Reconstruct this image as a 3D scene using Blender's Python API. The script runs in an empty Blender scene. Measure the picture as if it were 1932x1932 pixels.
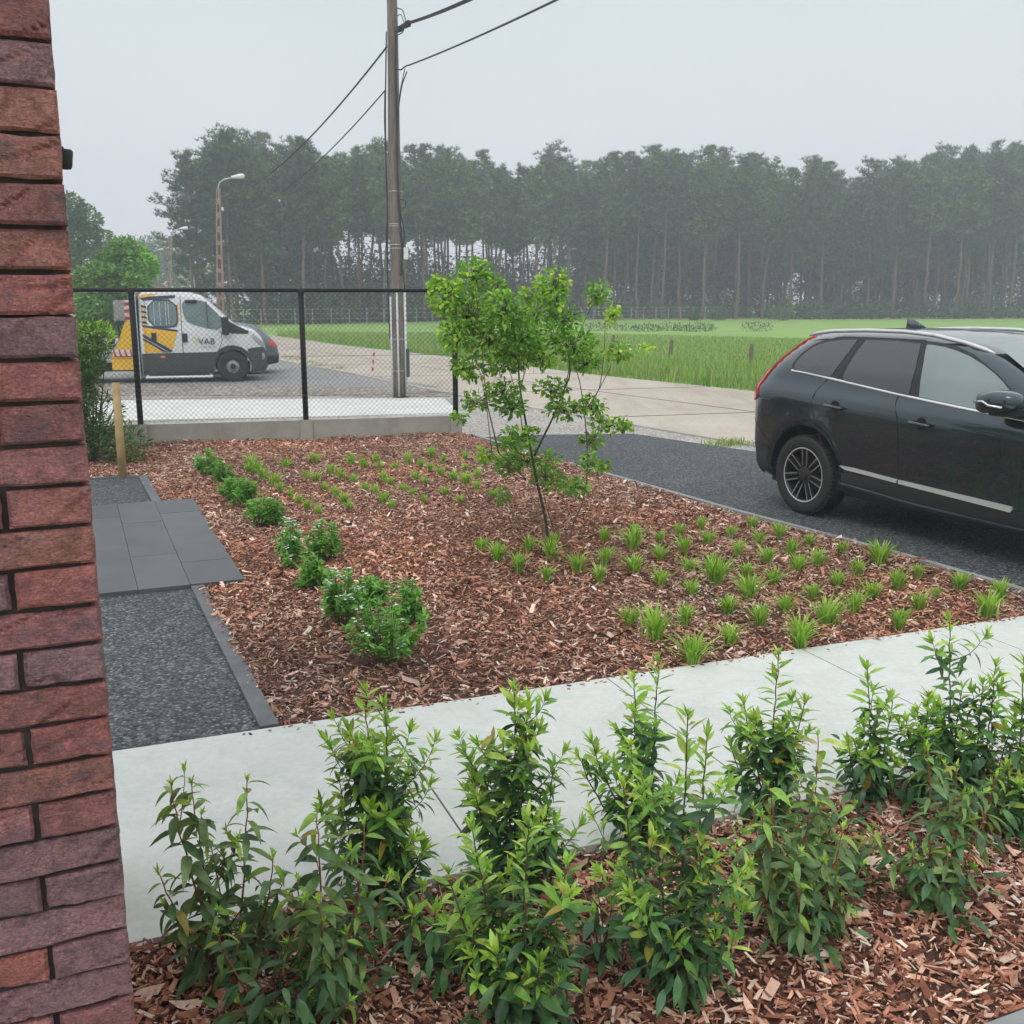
import bpy, bmesh, math, random
import numpy as np
from mathutils import Vector, Matrix
from mathutils.geometry import delaunay_2d_cdt

random.seed(7); rng = np.random.default_rng(7)
R = math.radians
S = bpy.context.scene
C = S.collection

# ------------------------------------------------------------------ camera
PITCH = R(11.72); EYE = 1.9
cam_d = bpy.data.cameras.new('camera'); cam_d.sensor_width = 36; cam_d.lens = 36
cam_d.clip_start = 0.05; cam_d.clip_end = 2000
cam = bpy.data.objects.new('camera', cam_d); C.objects.link(cam)
cam.location = (0, 0, EYE); cam.rotation_euler = (R(90) - PITCH, 0, 0)
S.camera = cam

# ------------------------------------------------------------------ world, sun, exposure
W = bpy.data.worlds.new('World'); S.world = W; W.use_nodes = True
nt = W.node_tree; nt.nodes.clear()
wo = nt.nodes.new('ShaderNodeOutputWorld'); bg = nt.nodes.new('ShaderNodeBackground')
sky = nt.nodes.new('ShaderNodeTexSky'); sky.sky_type = 'NISHITA'; sky.sun_disc = False
sky.sun_elevation = R(52); sky.sun_rotation = R(200); sky.air_density = 1.0; sky.dust_density = 4.0
tc = nt.nodes.new('ShaderNodeTexCoord'); sp = nt.nodes.new('ShaderNodeSeparateXYZ')
nt.links.new(tc.outputs['Generated'], sp.inputs[0])
rp = nt.nodes.new('ShaderNodeValToRGB'); cr = rp.color_ramp   # overcast cloud deck, brighter overhead
cr.elements[0].position = 0.0; cr.elements[0].color = (8.0, 8.0, 8.9, 1)
cr.elements[1].position = 1.0; cr.elements[1].color = (12.6, 12.9, 13.4, 1)
e = cr.elements.new(0.10); e.color = (7.5, 7.75, 8.4, 1)
e = cr.elements.new(0.28); e.color = (6.1, 6.75, 6.9, 1)
e = cr.elements.new(0.5); e.color = (9.6, 9.9, 10.2, 1)
nt.links.new(sp.outputs['Z'], rp.inputs[0])
ns = nt.nodes.new('ShaderNodeTexNoise'); ns.inputs['Scale'].default_value = 1.6; ns.inputs['Detail'].default_value = 2
nt.links.new(tc.outputs['Generated'], ns.inputs['Vector'])
mr = nt.nodes.new('ShaderNodeMapRange'); mr.inputs['To Min'].default_value = 0.93; mr.inputs['To Max'].default_value = 1.07
mr.inputs['From Min'].default_value = 0.3; mr.inputs['From Max'].default_value = 0.7
nt.links.new(ns.outputs['Fac'], mr.inputs['Value'])
mm = nt.nodes.new('ShaderNodeVectorMath'); mm.operation = 'SCALE'
nt.links.new(rp.outputs['Color'], mm.inputs[0]); nt.links.new(mr.outputs[0], mm.inputs['Scale'])
mx = nt.nodes.new('ShaderNodeMix'); mx.data_type = 'RGBA'; mx.inputs[0].default_value = 0.95
nt.links.new(sky.outputs[0], mx.inputs[6]); nt.links.new(mm.outputs[0], mx.inputs[7])
nt.links.new(mx.outputs[2], bg.inputs['Color']); bg.inputs['Strength'].default_value = 0.1
nt.links.new(bg.outputs[0], wo.inputs['Surface'])

sd = bpy.data.lights.new('sun', 'SUN'); sd.energy = 0.7; sd.angle = R(25); sd.color = (1, 0.97, 0.93)
sun = bpy.data.objects.new('sun', sd); C.objects.link(sun)
sun.rotation_euler = (R(38), 0, R(-20))
S.view_settings.view_transform = 'Standard'; S.view_settings.look = 'None'
S.view_settings.gamma = 1; S.view_settings.use_curve_mapping = False
S.view_settings.exposure = 0.28
S.render.engine = 'CYCLES'
S.cycles.use_denoising = True
S.cycles.max_bounces = 6; S.cycles.diffuse_bounces = 3; S.cycles.glossy_bounces = 3
S.cycles.transmission_bounces = 4; S.cycles.transparent_max_bounces = 8; S.cycles.volume_bounces = 0
S.cycles.use_adaptive_sampling = True; S.cycles.adaptive_threshold = 0.015

# ------------------------------------------------------------------ helpers
def at(u, v, y):
    """world point seen at (u,v) of a 1932 px picture, at world distance y"""
    a = (u - 966) / 1932; b = (966 - v) / 1932
    d = (a, math.cos(PITCH) + b * math.sin(PITCH), -math.sin(PITCH) + b * math.cos(PITCH))
    t = y / d[1]
    return Vector((d[0] * t, y, EYE + d[2] * t))
def gd(u, v, z=0.0):
    a = (u - 966) / 1932; b = (966 - v) / 1932
    d = (a, math.cos(PITCH) + b * math.sin(PITCH), -math.sin(PITCH) + b * math.cos(PITCH))
    t = (z - EYE) / d[2]
    return Vector((d[0] * t, d[1] * t, z))

class MB:
    def __init__(s): s.V = []; s.F = []; s.c = []; s.n = 0; s.m = []
    def add(s, V, F, col=(1, 1, 1)):
        V = np.asarray(V, float).reshape(-1, 3)
        F = [np.asarray(F, int)] if not isinstance(F, list) else [np.asarray(f, int) for f in F]
        col = np.asarray(col, float)
        for f in F:
            f = f.reshape(-1, f.shape[-1])
            if len(f) == 0: continue
            s.F.append(f + s.n)
            s.c.append(np.broadcast_to(col, (len(f), 3)) if col.ndim == 1 else col[:len(f)])
        s.V.append(V); s.n += len(V); return s
    def box(s, c, d, rz=0, col=(1, 1, 1), M=None):
        x, y, z = [q / 2 for q in d]
        V = np.array([(-x, -y, -z), (x, -y, -z), (x, y, -z), (-x, y, -z), (-x, -y, z), (x, -y, z), (x, y, z), (-x, y, z)])
        if M is not None: V = V @ np.array(M.to_3x3()).T
        else:
            k, q = math.cos(rz), math.sin(rz); V = V @ np.array([[k, -q, 0], [q, k, 0], [0, 0, 1]]).T
        V = V + np.array(c)
        return s.add(V, [[0, 3, 2, 1], [4, 5, 6, 7], [0, 1, 5, 4], [1, 2, 6, 5], [2, 3, 7, 6], [3, 0, 4, 7]] and np.array([[0, 3, 2, 1], [4, 5, 6, 7], [0, 1, 5, 4], [1, 2, 6, 5], [2, 3, 7, 6], [3, 0, 4, 7]]), col)
    def prism(s, poly, z0, z1, col=(1, 1, 1)):
        n = len(poly); V = [(p[0], p[1], z0) for p in poly] + [(p[0], p[1], z1) for p in poly]
        ar = sum(poly[i][0] * poly[(i + 1) % n][1] - poly[(i + 1) % n][0] * poly[i][1] for i in range(n))
        top = list(range(n, 2 * n)); bot = list(range(n - 1, -1, -1))
        if ar < 0: top.reverse(); bot.reverse()
        sd = [(i, (i + 1) % n, n + (i + 1) % n, n + i) if ar > 0 else (n + i, n + (i + 1) % n, (i + 1) % n, i) for i in range(n)]
        return s.add(V, [np.array([top]), np.array([bot]), np.array(sd)], col)
    def tube(s, pts, rad, n=8, col=(1, 1, 1), cap=True):
        P = np.array([tuple(p) for p in pts], float); m = len(P)
        rad = np.broadcast_to(np.asarray(rad, float), (m,))
        T = np.gradient(P, axis=0); T /= np.linalg.norm(T, axis=1)[:, None] + 1e-12
        ref = np.array([0, 0, 1.0]) if abs(T[0][2]) < 0.8 else np.array([1.0, 0, 0])
        V = []
        for i in range(m):
            a = np.cross(T[i], ref); a /= np.linalg.norm(a) + 1e-12; b = np.cross(T[i], a)
            ref = -np.cross(T[i], a) if False else ref
            for k in range(n):
                t = 2 * math.pi * k / n; V.append(P[i] + rad[i] * (math.cos(t) * a + math.sin(t) * b))
        F = [(i * n + k, i * n + (k + 1) % n, (i + 1) * n + (k + 1) % n, (i + 1) * n + k) for i in range(m - 1) for k in range(n)]
        Fs = [np.array(F)]
        if cap and n > 2: Fs += [np.array([list(range(n))[::-1]]), np.array([[(m - 1) * n + k for k in range(n)]])]
        return s.add(V, Fs, col)
    def lathe(s, prof, n=32, axis='y', c=(0, 0, 0), col=(1, 1, 1)):
        V = []
        for r, h in prof:
            for k in range(n):
                t = 2 * math.pi * k / n; a, b = r * math.cos(t), r * math.sin(t)
                V.append((c[0] + a, c[1] + h, c[2] + b) if axis == 'y' else (c[0] + a, c[1] + b, c[2] + h))
        F = [(i * n + k, i * n + (k + 1) % n, (i + 1) * n + (k + 1) % n, (i + 1) * n + k) for i in range(len(prof) - 1) for k in range(n)]
        return s.add(V, np.array(F), col)
    def build(s, name, mat, parent=None, smooth=False, loc=None):
        me = bpy.data.meshes.new(name)
        if s.V:
            V = np.concatenate(s.V).astype(np.float32); me.vertices.add(len(V)); me.vertices.foreach_set('co', V.ravel())
            L = np.concatenate([f.ravel() for f in s.F]).astype(np.int32)
            tot = np.concatenate([np.full(len(f), f.shape[1]) for f in s.F]).astype(np.int32)
            st = np.concatenate([[0], np.cumsum(tot)[:-1]]).astype(np.int32)
            me.loops.add(len(L)); me.loops.foreach_set('vertex_index', L)
            me.polygons.add(len(tot)); me.polygons.foreach_set('loop_start', st); me.polygons.foreach_set('loop_total', tot)
            col = np.concatenate(s.c); col = np.hstack([col, np.ones((len(col), 1))]).astype(np.float32)
            at_ = me.attributes.new('Col', 'FLOAT_COLOR', 'FACE'); at_.data.foreach_set('color', col.ravel())
            me.polygons.foreach_set('use_smooth', np.full(len(tot), smooth))
            me.update(); me.validate()
        me.materials.append(mat)
        o = bpy.data.objects.new(name, me); C.objects.link(o)
        if parent: o.parent = parent
        if loc is not None: o.location = loc
        return o

def empty(name, loc=(0, 0, 0), rz=0):
    o = bpy.data.objects.new(name, None); C.objects.link(o); o.location = loc; o.rotation_euler = (0, 0, rz)
    o.empty_display_size = 0.1; return o
def tag(o, label=None, cat=None, group=None, kind=None):
    if label: o['label'] = label
    if cat: o['category'] = cat
    if group: o['group'] = group
    if kind: o['kind'] = kind
    return o
def copy_tree(o, parent=None):
    c = o.copy(); C.objects.link(c)
    if parent: c.parent = parent
    for ch in list(o.children): copy_tree(ch, c)
    return c
ORD = ['first', 'second', 'third', 'fourth', 'fifth', 'sixth', 'seventh', 'eighth', 'ninth', 'tenth', 'eleventh', 'twelfth', 'thirteenth',
       'fourteenth', 'fifteenth', 'sixteenth', 'seventeenth', 'eighteenth', 'nineteenth', 'twentieth']
def ordw(i):
    if i < 20: return ORD[i]
    n = i + 1; t = {2: 'twenty', 3: 'thirty', 4: 'forty', 5: 'fifty'}[n // 10]
    return (t[:-1] + 'ieth') if n % 10 == 0 else t + '-' + ORD[n % 10 - 1]

# ------------------------------------------------------------------ materials
def nodes(name):
    m = bpy.data.materials.new(name); m.use_nodes = True; t = m.node_tree
    return m, t, t.nodes['Principled BSDF'], t.nodes['Material Output']
def N(t, typ, **kw):
    n = t.nodes.new(typ)
    for k, v in kw.items():
        if k in n.inputs: n.inputs[k].default_value = v
        else: setattr(n, k, v)
    return n
def pos(t, obj=False):
    if obj: return N(t, 'ShaderNodeTexCoord').outputs['Object']
    return N(t, 'ShaderNodeNewGeometry').outputs['Position']
def noise(t, scale, detail=4, rough=.55, vec=None, dist=0):
    n = N(t, 'ShaderNodeTexNoise'); n.inputs['Scale'].default_value = scale; n.inputs['Detail'].default_value = detail
    n.inputs['Roughness'].default_value = rough; n.inputs['Distortion'].default_value = dist
    if vec is not None: t.links.new(vec, n.inputs['Vector'])
    return n.outputs['Fac']
def ramp(t, fac, stops):
    r = N(t, 'ShaderNodeValToRGB'); c = r.color_ramp
    c.elements[0].position = stops[0][0]; c.elements[0].color = (*stops[0][1], 1)
    c.elements[1].position = stops[-1][0]; c.elements[1].color = (*stops[-1][1], 1)
    for p, q in stops[1:-1]: e = c.elements.new(p); e.color = (*q, 1)
    t.links.new(fac, r.inputs[0]); return r.outputs[0]
def mixc(t, fac, a, b, mode='MIX'):
    m = N(t, 'ShaderNodeMix'); m.data_type = 'RGBA'; m.blend_type = mode
    for i, q in ((0, fac), (6, a), (7, b)):
        if hasattr(q, 'links') or isinstance(q, bpy.types.NodeSocket): t.links.new(q, m.inputs[i])
        else: m.inputs[i].default_value = q if i == 0 else (*q, 1)
    return m.outputs[2]
def bump(t, h, strength, dist, bs):
    b = N(t, 'ShaderNodeBump'); b.inputs['Strength'].default_value = strength; b.inputs['Distance'].default_value = dist
    t.links.new(h, b.inputs['Height']); t.links.new(b.outputs[0], bs.inputs['Normal']); return b
def mat(name, col, rough=.6, var=.12, scale=8, bmp=0, bs_=60, bd=.002, metal=0, coat=0, attr=False, spec=.5, obj=True):
    m, t, b, o = nodes(name); p = pos(t, obj)
    f = noise(t, scale, 5, .6, p)
    lo = tuple(c * (1 - var) for c in col); hi = tuple(min(1, c * (1 + var)) for c in col)
    cc = ramp(t, f, [(.3, lo), (.7, hi)])
    if attr:
        a = N(t, 'ShaderNodeAttribute'); a.attribute_name = 'Col'; cc = mixc(t, 1.0, cc, a.outputs['Color'], 'MULTIPLY')
    t.links.new(cc, b.inputs['Base Color']); b.inputs['Roughness'].default_value = rough
    b.inputs['Metallic'].default_value = metal; b.inputs['Coat Weight'].default_value = coat; b.inputs['Coat Roughness'].default_value = .03
    b.inputs['Specular IOR Level'].default_value = spec
    if bmp: bump(t, noise(t, bs_, 4, .6, p), bmp, bd, b)
    return m
def leafmat(name, rough=.45, trans=.28, spec=.5, mul=(1, 1, 1), var=.25, scale=30, orand=0):
    m, t, b, o = nodes(name)
    a = N(t, 'ShaderNodeAttribute'); a.attribute_name = 'Col'
    f = noise(t, scale, 2, .5, pos(t, True))
    k = ramp(t, f, [(.3, tuple(x * (1 - var) for x in mul)), (.7, tuple(x * (1 + var) for x in mul))])
    cc = mixc(t, 1.0, a.outputs['Color'], k, 'MULTIPLY')
    if orand: cc = mixc(t, 1.0, cc, ramp(t, N(t, 'ShaderNodeObjectInfo').outputs['Random'], [(0, (.55, .62, .6)), (.5, (1, 1, 1)), (1, (1.55, 1.5, 1.3))]), 'MULTIPLY')
    t.links.new(cc, b.inputs['Base Color']); b.inputs['Roughness'].default_value = rough; b.inputs['Specular IOR Level'].default_value = spec
    tr = N(t, 'ShaderNodeBsdfTranslucent'); c2 = mixc(t, 1.0, cc, (1.25, 1.3, .55), 'MULTIPLY'); t.links.new(c2, tr.inputs['Color'])
    ms = N(t, 'ShaderNodeMixShader'); ms.inputs[0].default_value = trans
    t.links.new(b.outputs[0], ms.inputs[1]); t.links.new(tr.outputs[0], ms.inputs[2]); t.links.new(ms.outputs[0], o.inputs['Surface'])
    return m
def gravelmat(name, scale, stops, bstr=.8, bdist=.006, big=None, rough=.75):
    m, t, b, o = nodes(name); p = pos(t)
    v = N(t, 'ShaderNodeTexVoronoi'); v.inputs['Scale'].default_value = scale; t.links.new(p, v.inputs['Vector'])
    sv = N(t, 'ShaderNodeSeparateColor'); t.links.new(v.outputs['Color'], sv.inputs[0])
    cc = ramp(t, sv.outputs[0], stops)
    gap = ramp(t, v.outputs['Distance'], [(.3, (1, 1, 1)), (.75, (.45, .45, .45))])
    cc = mixc(t, 1.0, cc, gap, 'MULTIPLY')
    if big:
        cc = mixc(t, 1.0, cc, ramp(t, noise(t, big, 5, .6, p), [(.3, (.8, .8, .8)), (.7, (1.15, 1.13, 1.1))]), 'MULTIPLY')
    t.links.new(cc, b.inputs['Base Color']); b.inputs['Roughness'].default_value = rough
    iv = N(t, 'ShaderNodeMath'); iv.operation = 'SUBTRACT'; iv.inputs[0].default_value = 1; t.links.new(v.outputs['Distance'], iv.inputs[1])
    ad = N(t, 'ShaderNodeMath'); ad.operation = 'ADD'; t.links.new(iv.outputs[0], ad.inputs[0]); t.links.new(sv.outputs[1], ad.inputs[1])
    bump(t, ad.outputs[0], bstr, bdist, b); return m

M = {}
M['gravel_dark'] = gravelmat('gravel_dark', 62, [(0, (.03, .037, .043)), (.45, (.075, .088, .098)), (.8, (.14, .155, .165)), (1, (.26, .28, .29))], 1, .008, 1.3)
M['gravel_light'] = gravelmat('gravel_light', 40, [(0, (.28, .25, .22)), (.5, (.52, .49, .45)), (1, (.74, .72, .68))], .8, .01, .8)
M['gravel_brown'] = gravelmat('gravel_brown', 14, [(0, (.18, .15, .125)), (.5, (.36, .32, .28)), (1, (.62, .58, .53))], .8, .02, .6)
M['asphalt_old'] = gravelmat('asphalt_old', 30, [(0, (.28, .28, .28)), (.5, (.36, .355, .35)), (1, (.45, .44, .43))], .3, .004, .5)
def concretemat(name, col, var, jscale=None, stain=(.9, .95, 1)):
    m, t, b, o = nodes(name); p = pos(t)
    f = noise(t, 1.1, 7, .62, p); g = noise(t, 30, 4, .6, p)
    c = ramp(t, f, [(.3, tuple(x * (1 - var) for x in col)), (.7, tuple(min(.9, x * (1 + var)) for x in col))])
    c = mixc(t, 1.0, c, ramp(t, g, [(.3, (.94, .94, .94)), (.7, (1.05, 1.05, 1.05))]), 'MULTIPLY')
    mp = N(t, 'ShaderNodeMapping'); mp.inputs['Rotation'].default_value = (0, 0, R(21.6)); mp.inputs['Scale'].default_value = (1.2, 7, 1); t.links.new(p, mp.inputs['Vector'])
    s = noise(t, 1.6, 6, .7, mp.outputs[0])
    c = mixc(t, 1.0, c, ramp(t, s, [(.52, (1, 1, 1)), (.72, stain)]), 'MULTIPLY')
    c = mixc(t, 1.0, c, ramp(t, noise(t, 260, 2, .5, p), [(.28, (.72, .7, .66)), (.36, (1, 1, 1))]), 'MULTIPLY'); c = mixc(t, 1.0, c, ramp(t, noise(t, 2.4, 8, .75, p, 1), [(.3, (.88, .89, .88)), (.5, (1, 1, 1)), (.7, (1.05, 1.05, 1.04))]), 'MULTIPLY')
    t.links.new(c, b.inputs['Base Color']); b.inputs['Roughness'].default_value = .72; b.inputs['Specular IOR Level'].default_value = .35
    bump(t, g, .12, .003, b); return m
M['path'] = concretemat('path', (.60, .62, .58), .07, stain=(.90, .95, .97))
M['slab'] = concretemat('slab', (.66, .66, .63), .08)
M['fence_concrete'] = concretemat('fence_concrete', (.34, .33, .29), .18, stain=(.8, .8, .76))
M['kerb_pale'] = concretemat('kerb_pale', (.44, .41, .36), .15)
m, t, b, o = nodes('road'); p = pos(t)
c = ramp(t, noise(t, .35, 8, .65, p), [(.3, (.40, .34, .275)), (.5, (.47, .41, .34)), (.72, (.53, .48, .41))])
c = mixc(t, 1.0, c, ramp(t, noise(t, 14, 6, .7, p), [(.3, (.86, .86, .86)), (.7, (1.1, 1.1, 1.1))]), 'MULTIPLY')
mp = N(t, 'ShaderNodeMapping'); mp.inputs['Rotation'].default_value = (0, 0, R(-30)); mp.inputs['Scale'].default_value = (.9, .12, 1); t.links.new(p, mp.inputs['Vector'])
c = mixc(t, 1.0, c, ramp(t, noise(t, 1.2, 6, .7, mp.outputs[0]), [(.5, (1, 1, 1)), (.68, (.8, .77, .74))]), 'MULTIPLY')
t.links.new(c, b.inputs['Base Color']); b.inputs['Roughness'].default_value = .8; M['road'] = m
m, t, b, o = nodes('field_grass'); p = pos(t)
c = ramp(t, noise(t, .16, 9, .7, p), [(.3, (.19, .34, .075)), (.5, (.24, .41, .095)), (.72, (.31, .44, .14))])
mp = N(t, 'ShaderNodeMapping'); mp.inputs['Scale'].default_value = (.25, 1.3, 1); t.links.new(p, mp.inputs['Vector'])
c = mixc(t, 1.0, c, ramp(t, noise(t, 1.3, 6, .75, mp.outputs[0]), [(.3, (.78, .78, .75)), (.7, (1.22, 1.15, 1.2))]), 'MULTIPLY')
t.links.new(c, b.inputs['Base Color']); b.inputs['Roughness'].default_value = .85; b.inputs['Specular IOR Level'].default_value = .2; M['field'] = m
bump(t, noise(t, 3, 6, .8, p), .5, .1, b)
m, t, b, o = nodes('mulch_soil'); p = pos(t)
c = ramp(t, noise(t, 45, 6, .75, p), [(.3, (.025, .012, .008)), (.5, (.10, .045, .028)), (.7, (.2, .10, .065))])
t.links.new(c, b.inputs['Base Color']); b.inputs['Roughness'].default_value = .9; bump(t, noise(t, 45, 6, .7, p), 1, .02, b); M['soil'] = m
M['chips'] = mat('chips', (1, 1, 1), .8, .3, 60, attr=True, spec=.25, obj=False, bmp=.4, bs_=220, bd=.003)
M['tile'] = mat('tile', (.088, .093, .10), .55, .14, 3, bmp=.1, bs_=120, attr=True, obj=False)
M['kerb'] = mat('kerb', (.115, .122, .13), .7, .2, 6, bmp=.3, bs_=90, obj=False)
M['kerb_light'] = mat('kerb_light', (.27, .28, .28), .7, .2, 6, bmp=.3, bs_=90, obj=False)
M['seam'] = mat('seam', (.05, .05, .05), .9)
M['black_metal'] = mat('black_metal', (.006, .007, .008), .5, .2, 20, spec=.25)
M['wire'] = mat('wire', (.03, .04, .035), .5)
M['cable'] = mat('cable', (.03, .03, .033), .6)
M['galv'] = mat('galv', (.5, .51, .52), .5, .15, 15, metal=.5)
M['white_pipe'] = mat('white_pipe', (.62, .64, .64), .5, .12, 9)
M['leaf'] = leafmat('leaf', .4, .28, .5, var=.3)
M['leaf_soft'] = leafmat('leaf_soft', .6, .42, .3)
M['needle'] = leafmat('needle', .8, .12, .15, var=.35, scale=.9, orand=1)
M['grass'] = leafmat('grass', .6, .35, .3, var=.2, scale=9)
M['petal'] = mat('petal', (.85, .86, .8), .6, .05)
M['stem'] = mat('stem', (1, 1, 1), .65, .25, 30, attr=True)
M['bark'] = mat('bark', (.115, .095, .08), .9, .35, 3, bmp=.6, bs_=20, bd=.02, attr=True)
M['glass_dark'] = mat('glass_dark', (.035, .034, .042), .03, .05, 2, spec=1.0)
M['glass'] = mat('glass', (.20, .25, .25), .03, .12, 1.2, spec=1.0)  # opaque; light seen through the cabin is put into the pale base colour
M['paint_car'] = mat('paint_car', (.024, .042, .056), .2, .12, 3, metal=.6, coat=1.0)
M['trim'] = mat('trim', (.018, .019, .02), .6, .2, 12)
M['chrome'] = mat('chrome', (.72, .73, .74), .22, .05, 4, metal=.9)
M['silver'] = mat('silver', (.66, .67, .68), .35, .08, 10, metal=.6)
M['rubber'] = mat('rubber', (.018, .018, .018), .75, .25, 20)
M['rim'] = mat('rim', (.03, .03, .032), .4, .2, 20, metal=.4)
M['spoke'] = mat('spoke_face', (.30, .30, .31), .35, .1, 10, metal=.6)
M['red_lamp'] = mat('red_lamp', (.62, .03, .025), .12, .1, 20, coat=.6)
M['red'] = mat('red', (.55, .04, .035), .5)
M['orange'] = mat('orange', (.75, .18, .04), .4)
M['white_paint'] = mat('white_paint', (.66, .68, .69), .25, .03, 3, coat=.5)
M['yellow_paint'] = mat('yellow_paint', (.78, .44, .02), .3, .06, 3, coat=.4)
M['navy'] = mat('navy', (.02, .025, .06), .35, .05)
M['grey_plastic'] = mat('grey_plastic', (.05, .052, .055), .55, .15, 8)
M['grey_metal'] = mat('grey_metal', (.3, .3, .29), .5, .25, 6)
M['hatch_paint'] = mat('hatch_paint', (.10, .12, .14), .3, .1, 3, metal=.3, coat=.8)
M['lamp_glass'] = mat('lamp_glass', (.75, .76, .74), .2, .05)

# ------------------------------------------------------------------ ground and setting
def struct(name, mb, mt, **k): return tag(mb.build(name, mt, **k), kind='structure')
def sheet(name, poly, z, mt, th=.03):
    mb = MB(); mb.prism(poly, z - th, z); return struct(name, mb, mt)
HU = Vector((math.sin(R(68.4)), math.cos(R(68.4)), 0)); HV = Vector((-HU.y, HU.x, 0))     # house axes
g = MB(); nn = 60
xs = np.linspace(-420, 420, 2); g.add([(-420, -60, -.06), (420, -60, -.06), (420, 700, -.06), (-420, 700, -.06)], np.array([[0, 1, 2, 3]]))
struct('ground', g, M['field'])
near_edge = [(9.2, 3.6), (3.26, 13.64), (-1.04, 20.9), (-4.4, 27.6), (-7.3, 33), (-12.2, 42), (-20.6, 62), (-31, 88), (-50, 135)]
far_edge = [(15.0, 6.5), (9.6, 14.4), (5.21, 21.76), (2.2, 26.6), (-1.8, 34.6), (-7.4, 44.5), (-13.1, 56.5), (-25, 88), (-44, 137)]
sheet('lot', [(9.4, 3.7), (3.3, 13.7), (-1.0, 21), (-4.3, 27.7), (-7.2, 33.1), (-12.1, 42.1), (-20.5, 62.1), (-60, 62), (-60, -4), (9.4, -4)], -.012, M['gravel_light'])
sheet('parking_lot', [(-1.6, 22.9), (-4.2, 27.4), (-7.1, 32.8), (-9.5, 37.3), (-26, 33), (-26, 22.0), (-9, 22.6)], -.004, M['asphalt_old'])
sheet('gravel_patch', [(-1.2, 20.6), (-1.8, 22.4), (-8, 23.5), (-24, 21.2), (-24, 19), (-7.5, 20.9)], .0, M['gravel_brown'], .02)
sheet('road', near_edge + far_edge[::-1], -.008, M['road'], .05)
sl = MB(); a0 = Vector((-7.8, 16.3, 0)); a1 = Vector((-.75, 17.2, 0)); b0 = Vector((-8.6, 19.9, 0)); b1 = Vector((-1.2, 20.3, 0))
slabpts = [(-22, 13.7), (-.85, 17.3), (-1.35, 20.15), (-23, 18.6)]
sheet('driveway_slab', slabpts, .008, M['slab'])
# road joints: thin tarred lines
jn = MB()
for k in range(-1, 11):
    yb = 13 + k * 5.0
    def onedge(E, s):
        acc = 0
        for a, b in zip(E, E[1:]):
            l = math.dist(a, b)
            if acc + l >= s: f = (s - acc) / l; return Vector((a[0] + (b[0] - a[0]) * f, a[1] + (b[1] - a[1]) * f, 0))
            acc += l
        return Vector((*E[-1], 0))
    s = 4 + k * 5.2
    if s < 0: continue
    p, q = onedge(near_edge, s + 1), onedge(far_edge, s); d = (q - p).normalized(); nrm = Vector((-d.y, d.x, 0)) * .02
    jn.prism([p + nrm, q + nrm, q - nrm, p - nrm], -.007, -.004)
pts = [(Vector((*a, 0)) + Vector((*b, 0))) / 2 for a, b in zip(near_edge, far_edge)]
for a, b in zip(pts, pts[1:]):
    d = (b - a).normalized(); nr = Vector((-d.y, d.x, 0)) * .015
    jn.prism([a + nr, b + nr, b - nr, a - nr], -.0068, -.0042)
struct('road_joints', jn, M['seam'])
# pale gutter edge along the road by the drive
gu = MB()
for E, w, nm in ((near_edge, .12, 0),):
    for a, b in zip(E[:6], E[1:6]):
        a, b = Vector((*a, 0)), Vector((*b, 0)); d = (b - a).normalized(); nr = Vector((-d.y, d.x, 0)) * w
        gu.prism([a, b, b + nr, a + nr], -.02, .012)
struct('gutter', gu, M['kerb_pale'])

# footpath of pale concrete in front of the door
P0 = Vector((-1.69, 4.03, 0)); Q0 = Vector((-1.14, 2.71, 0))
pf = MB(); wpath = 1.43
A = Vector((-1.07, 4.28, 0)); dirp = Vector((.9296, .3686, 0)); per = Vector((.3686, -.9296, 0))
base = A - dirp * 3.2
cuts = [0]; xx = []
for u0, v0 in ((770, 1425), (1145, 1287), (1515, 1237), (1830, 1205)):
    pass
jp = [-.0]
js = [((Vector((-.62, 4.47, 0)) - base).dot(dirp)), ((Vector((.47, 4.91, 0)) - base).dot(dirp)), ((Vector((1.59, 5.31, 0)) - base).dot(dirp)), ((Vector((2.62, 5.72, 0)) - base).dot(dirp))]
js = [js[0] - 2.6] + js + [js[-1] + 1.1 * k for k in range(1, 6)]
for a, b in zip(js, js[1:]):
    p, q = base + dirp * (a + .004), base + dirp * (b - .004)
    pf.prism([p, q, q + per * wpath, p + per * wpath], -.06, .03)
struct('footpath', pf, M['path'])
pfb = MB(); p, q = base + dirp * js[0], base + dirp * js[-1]
pfb.prism([p + per * .01, q + per * .01, q + per * (wpath - .01), p + per * (wpath - .01)], -.07, .02); struct('footpath_bed', pfb, M['seam'])

# dark gravel drive
kerbline = [(3.72, 5.95), (3.39, 6.53), (2.94, 7.5), (2.06, 9.1), (1.12, 11.0), (.23, 12.75), (-.49, 14.34)]
sheet('gravel_drive', [*kerbline, (.41, 14.63), (1.75, 14.75), (3.0, 13.1), (9.0, 3.5), (9.0, 8.0 - .4), (3.75, 5.93)][:10] + [(8.9, 3.8), (8.9, 7.7)][:0] + [(8.6, 4.2), (8.0, 7.6)][:0] + [(7.9, 7.55)], .0, M['gravel_dark'])
def strip(mb, pts, w, z0, z1, side=1, seg=1.0, gap=.004):
    for a, b in zip(pts, pts[1:]):
        a, b = Vector((a[0], a[1], 0)), Vector((b[0], b[1], 0)); L = (b - a).length; d = (b - a) / L; nr = Vector((-d.y, d.x, 0)) * w * side
        n = max(1, round(L / seg))
        for i in range(n):
            p, q = a + d * (L * i / n + gap / 2), a + d * (L * (i + 1) / n - gap / 2)
            mb.prism([p, q, q + nr, p + nr], z0, z1)
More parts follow.
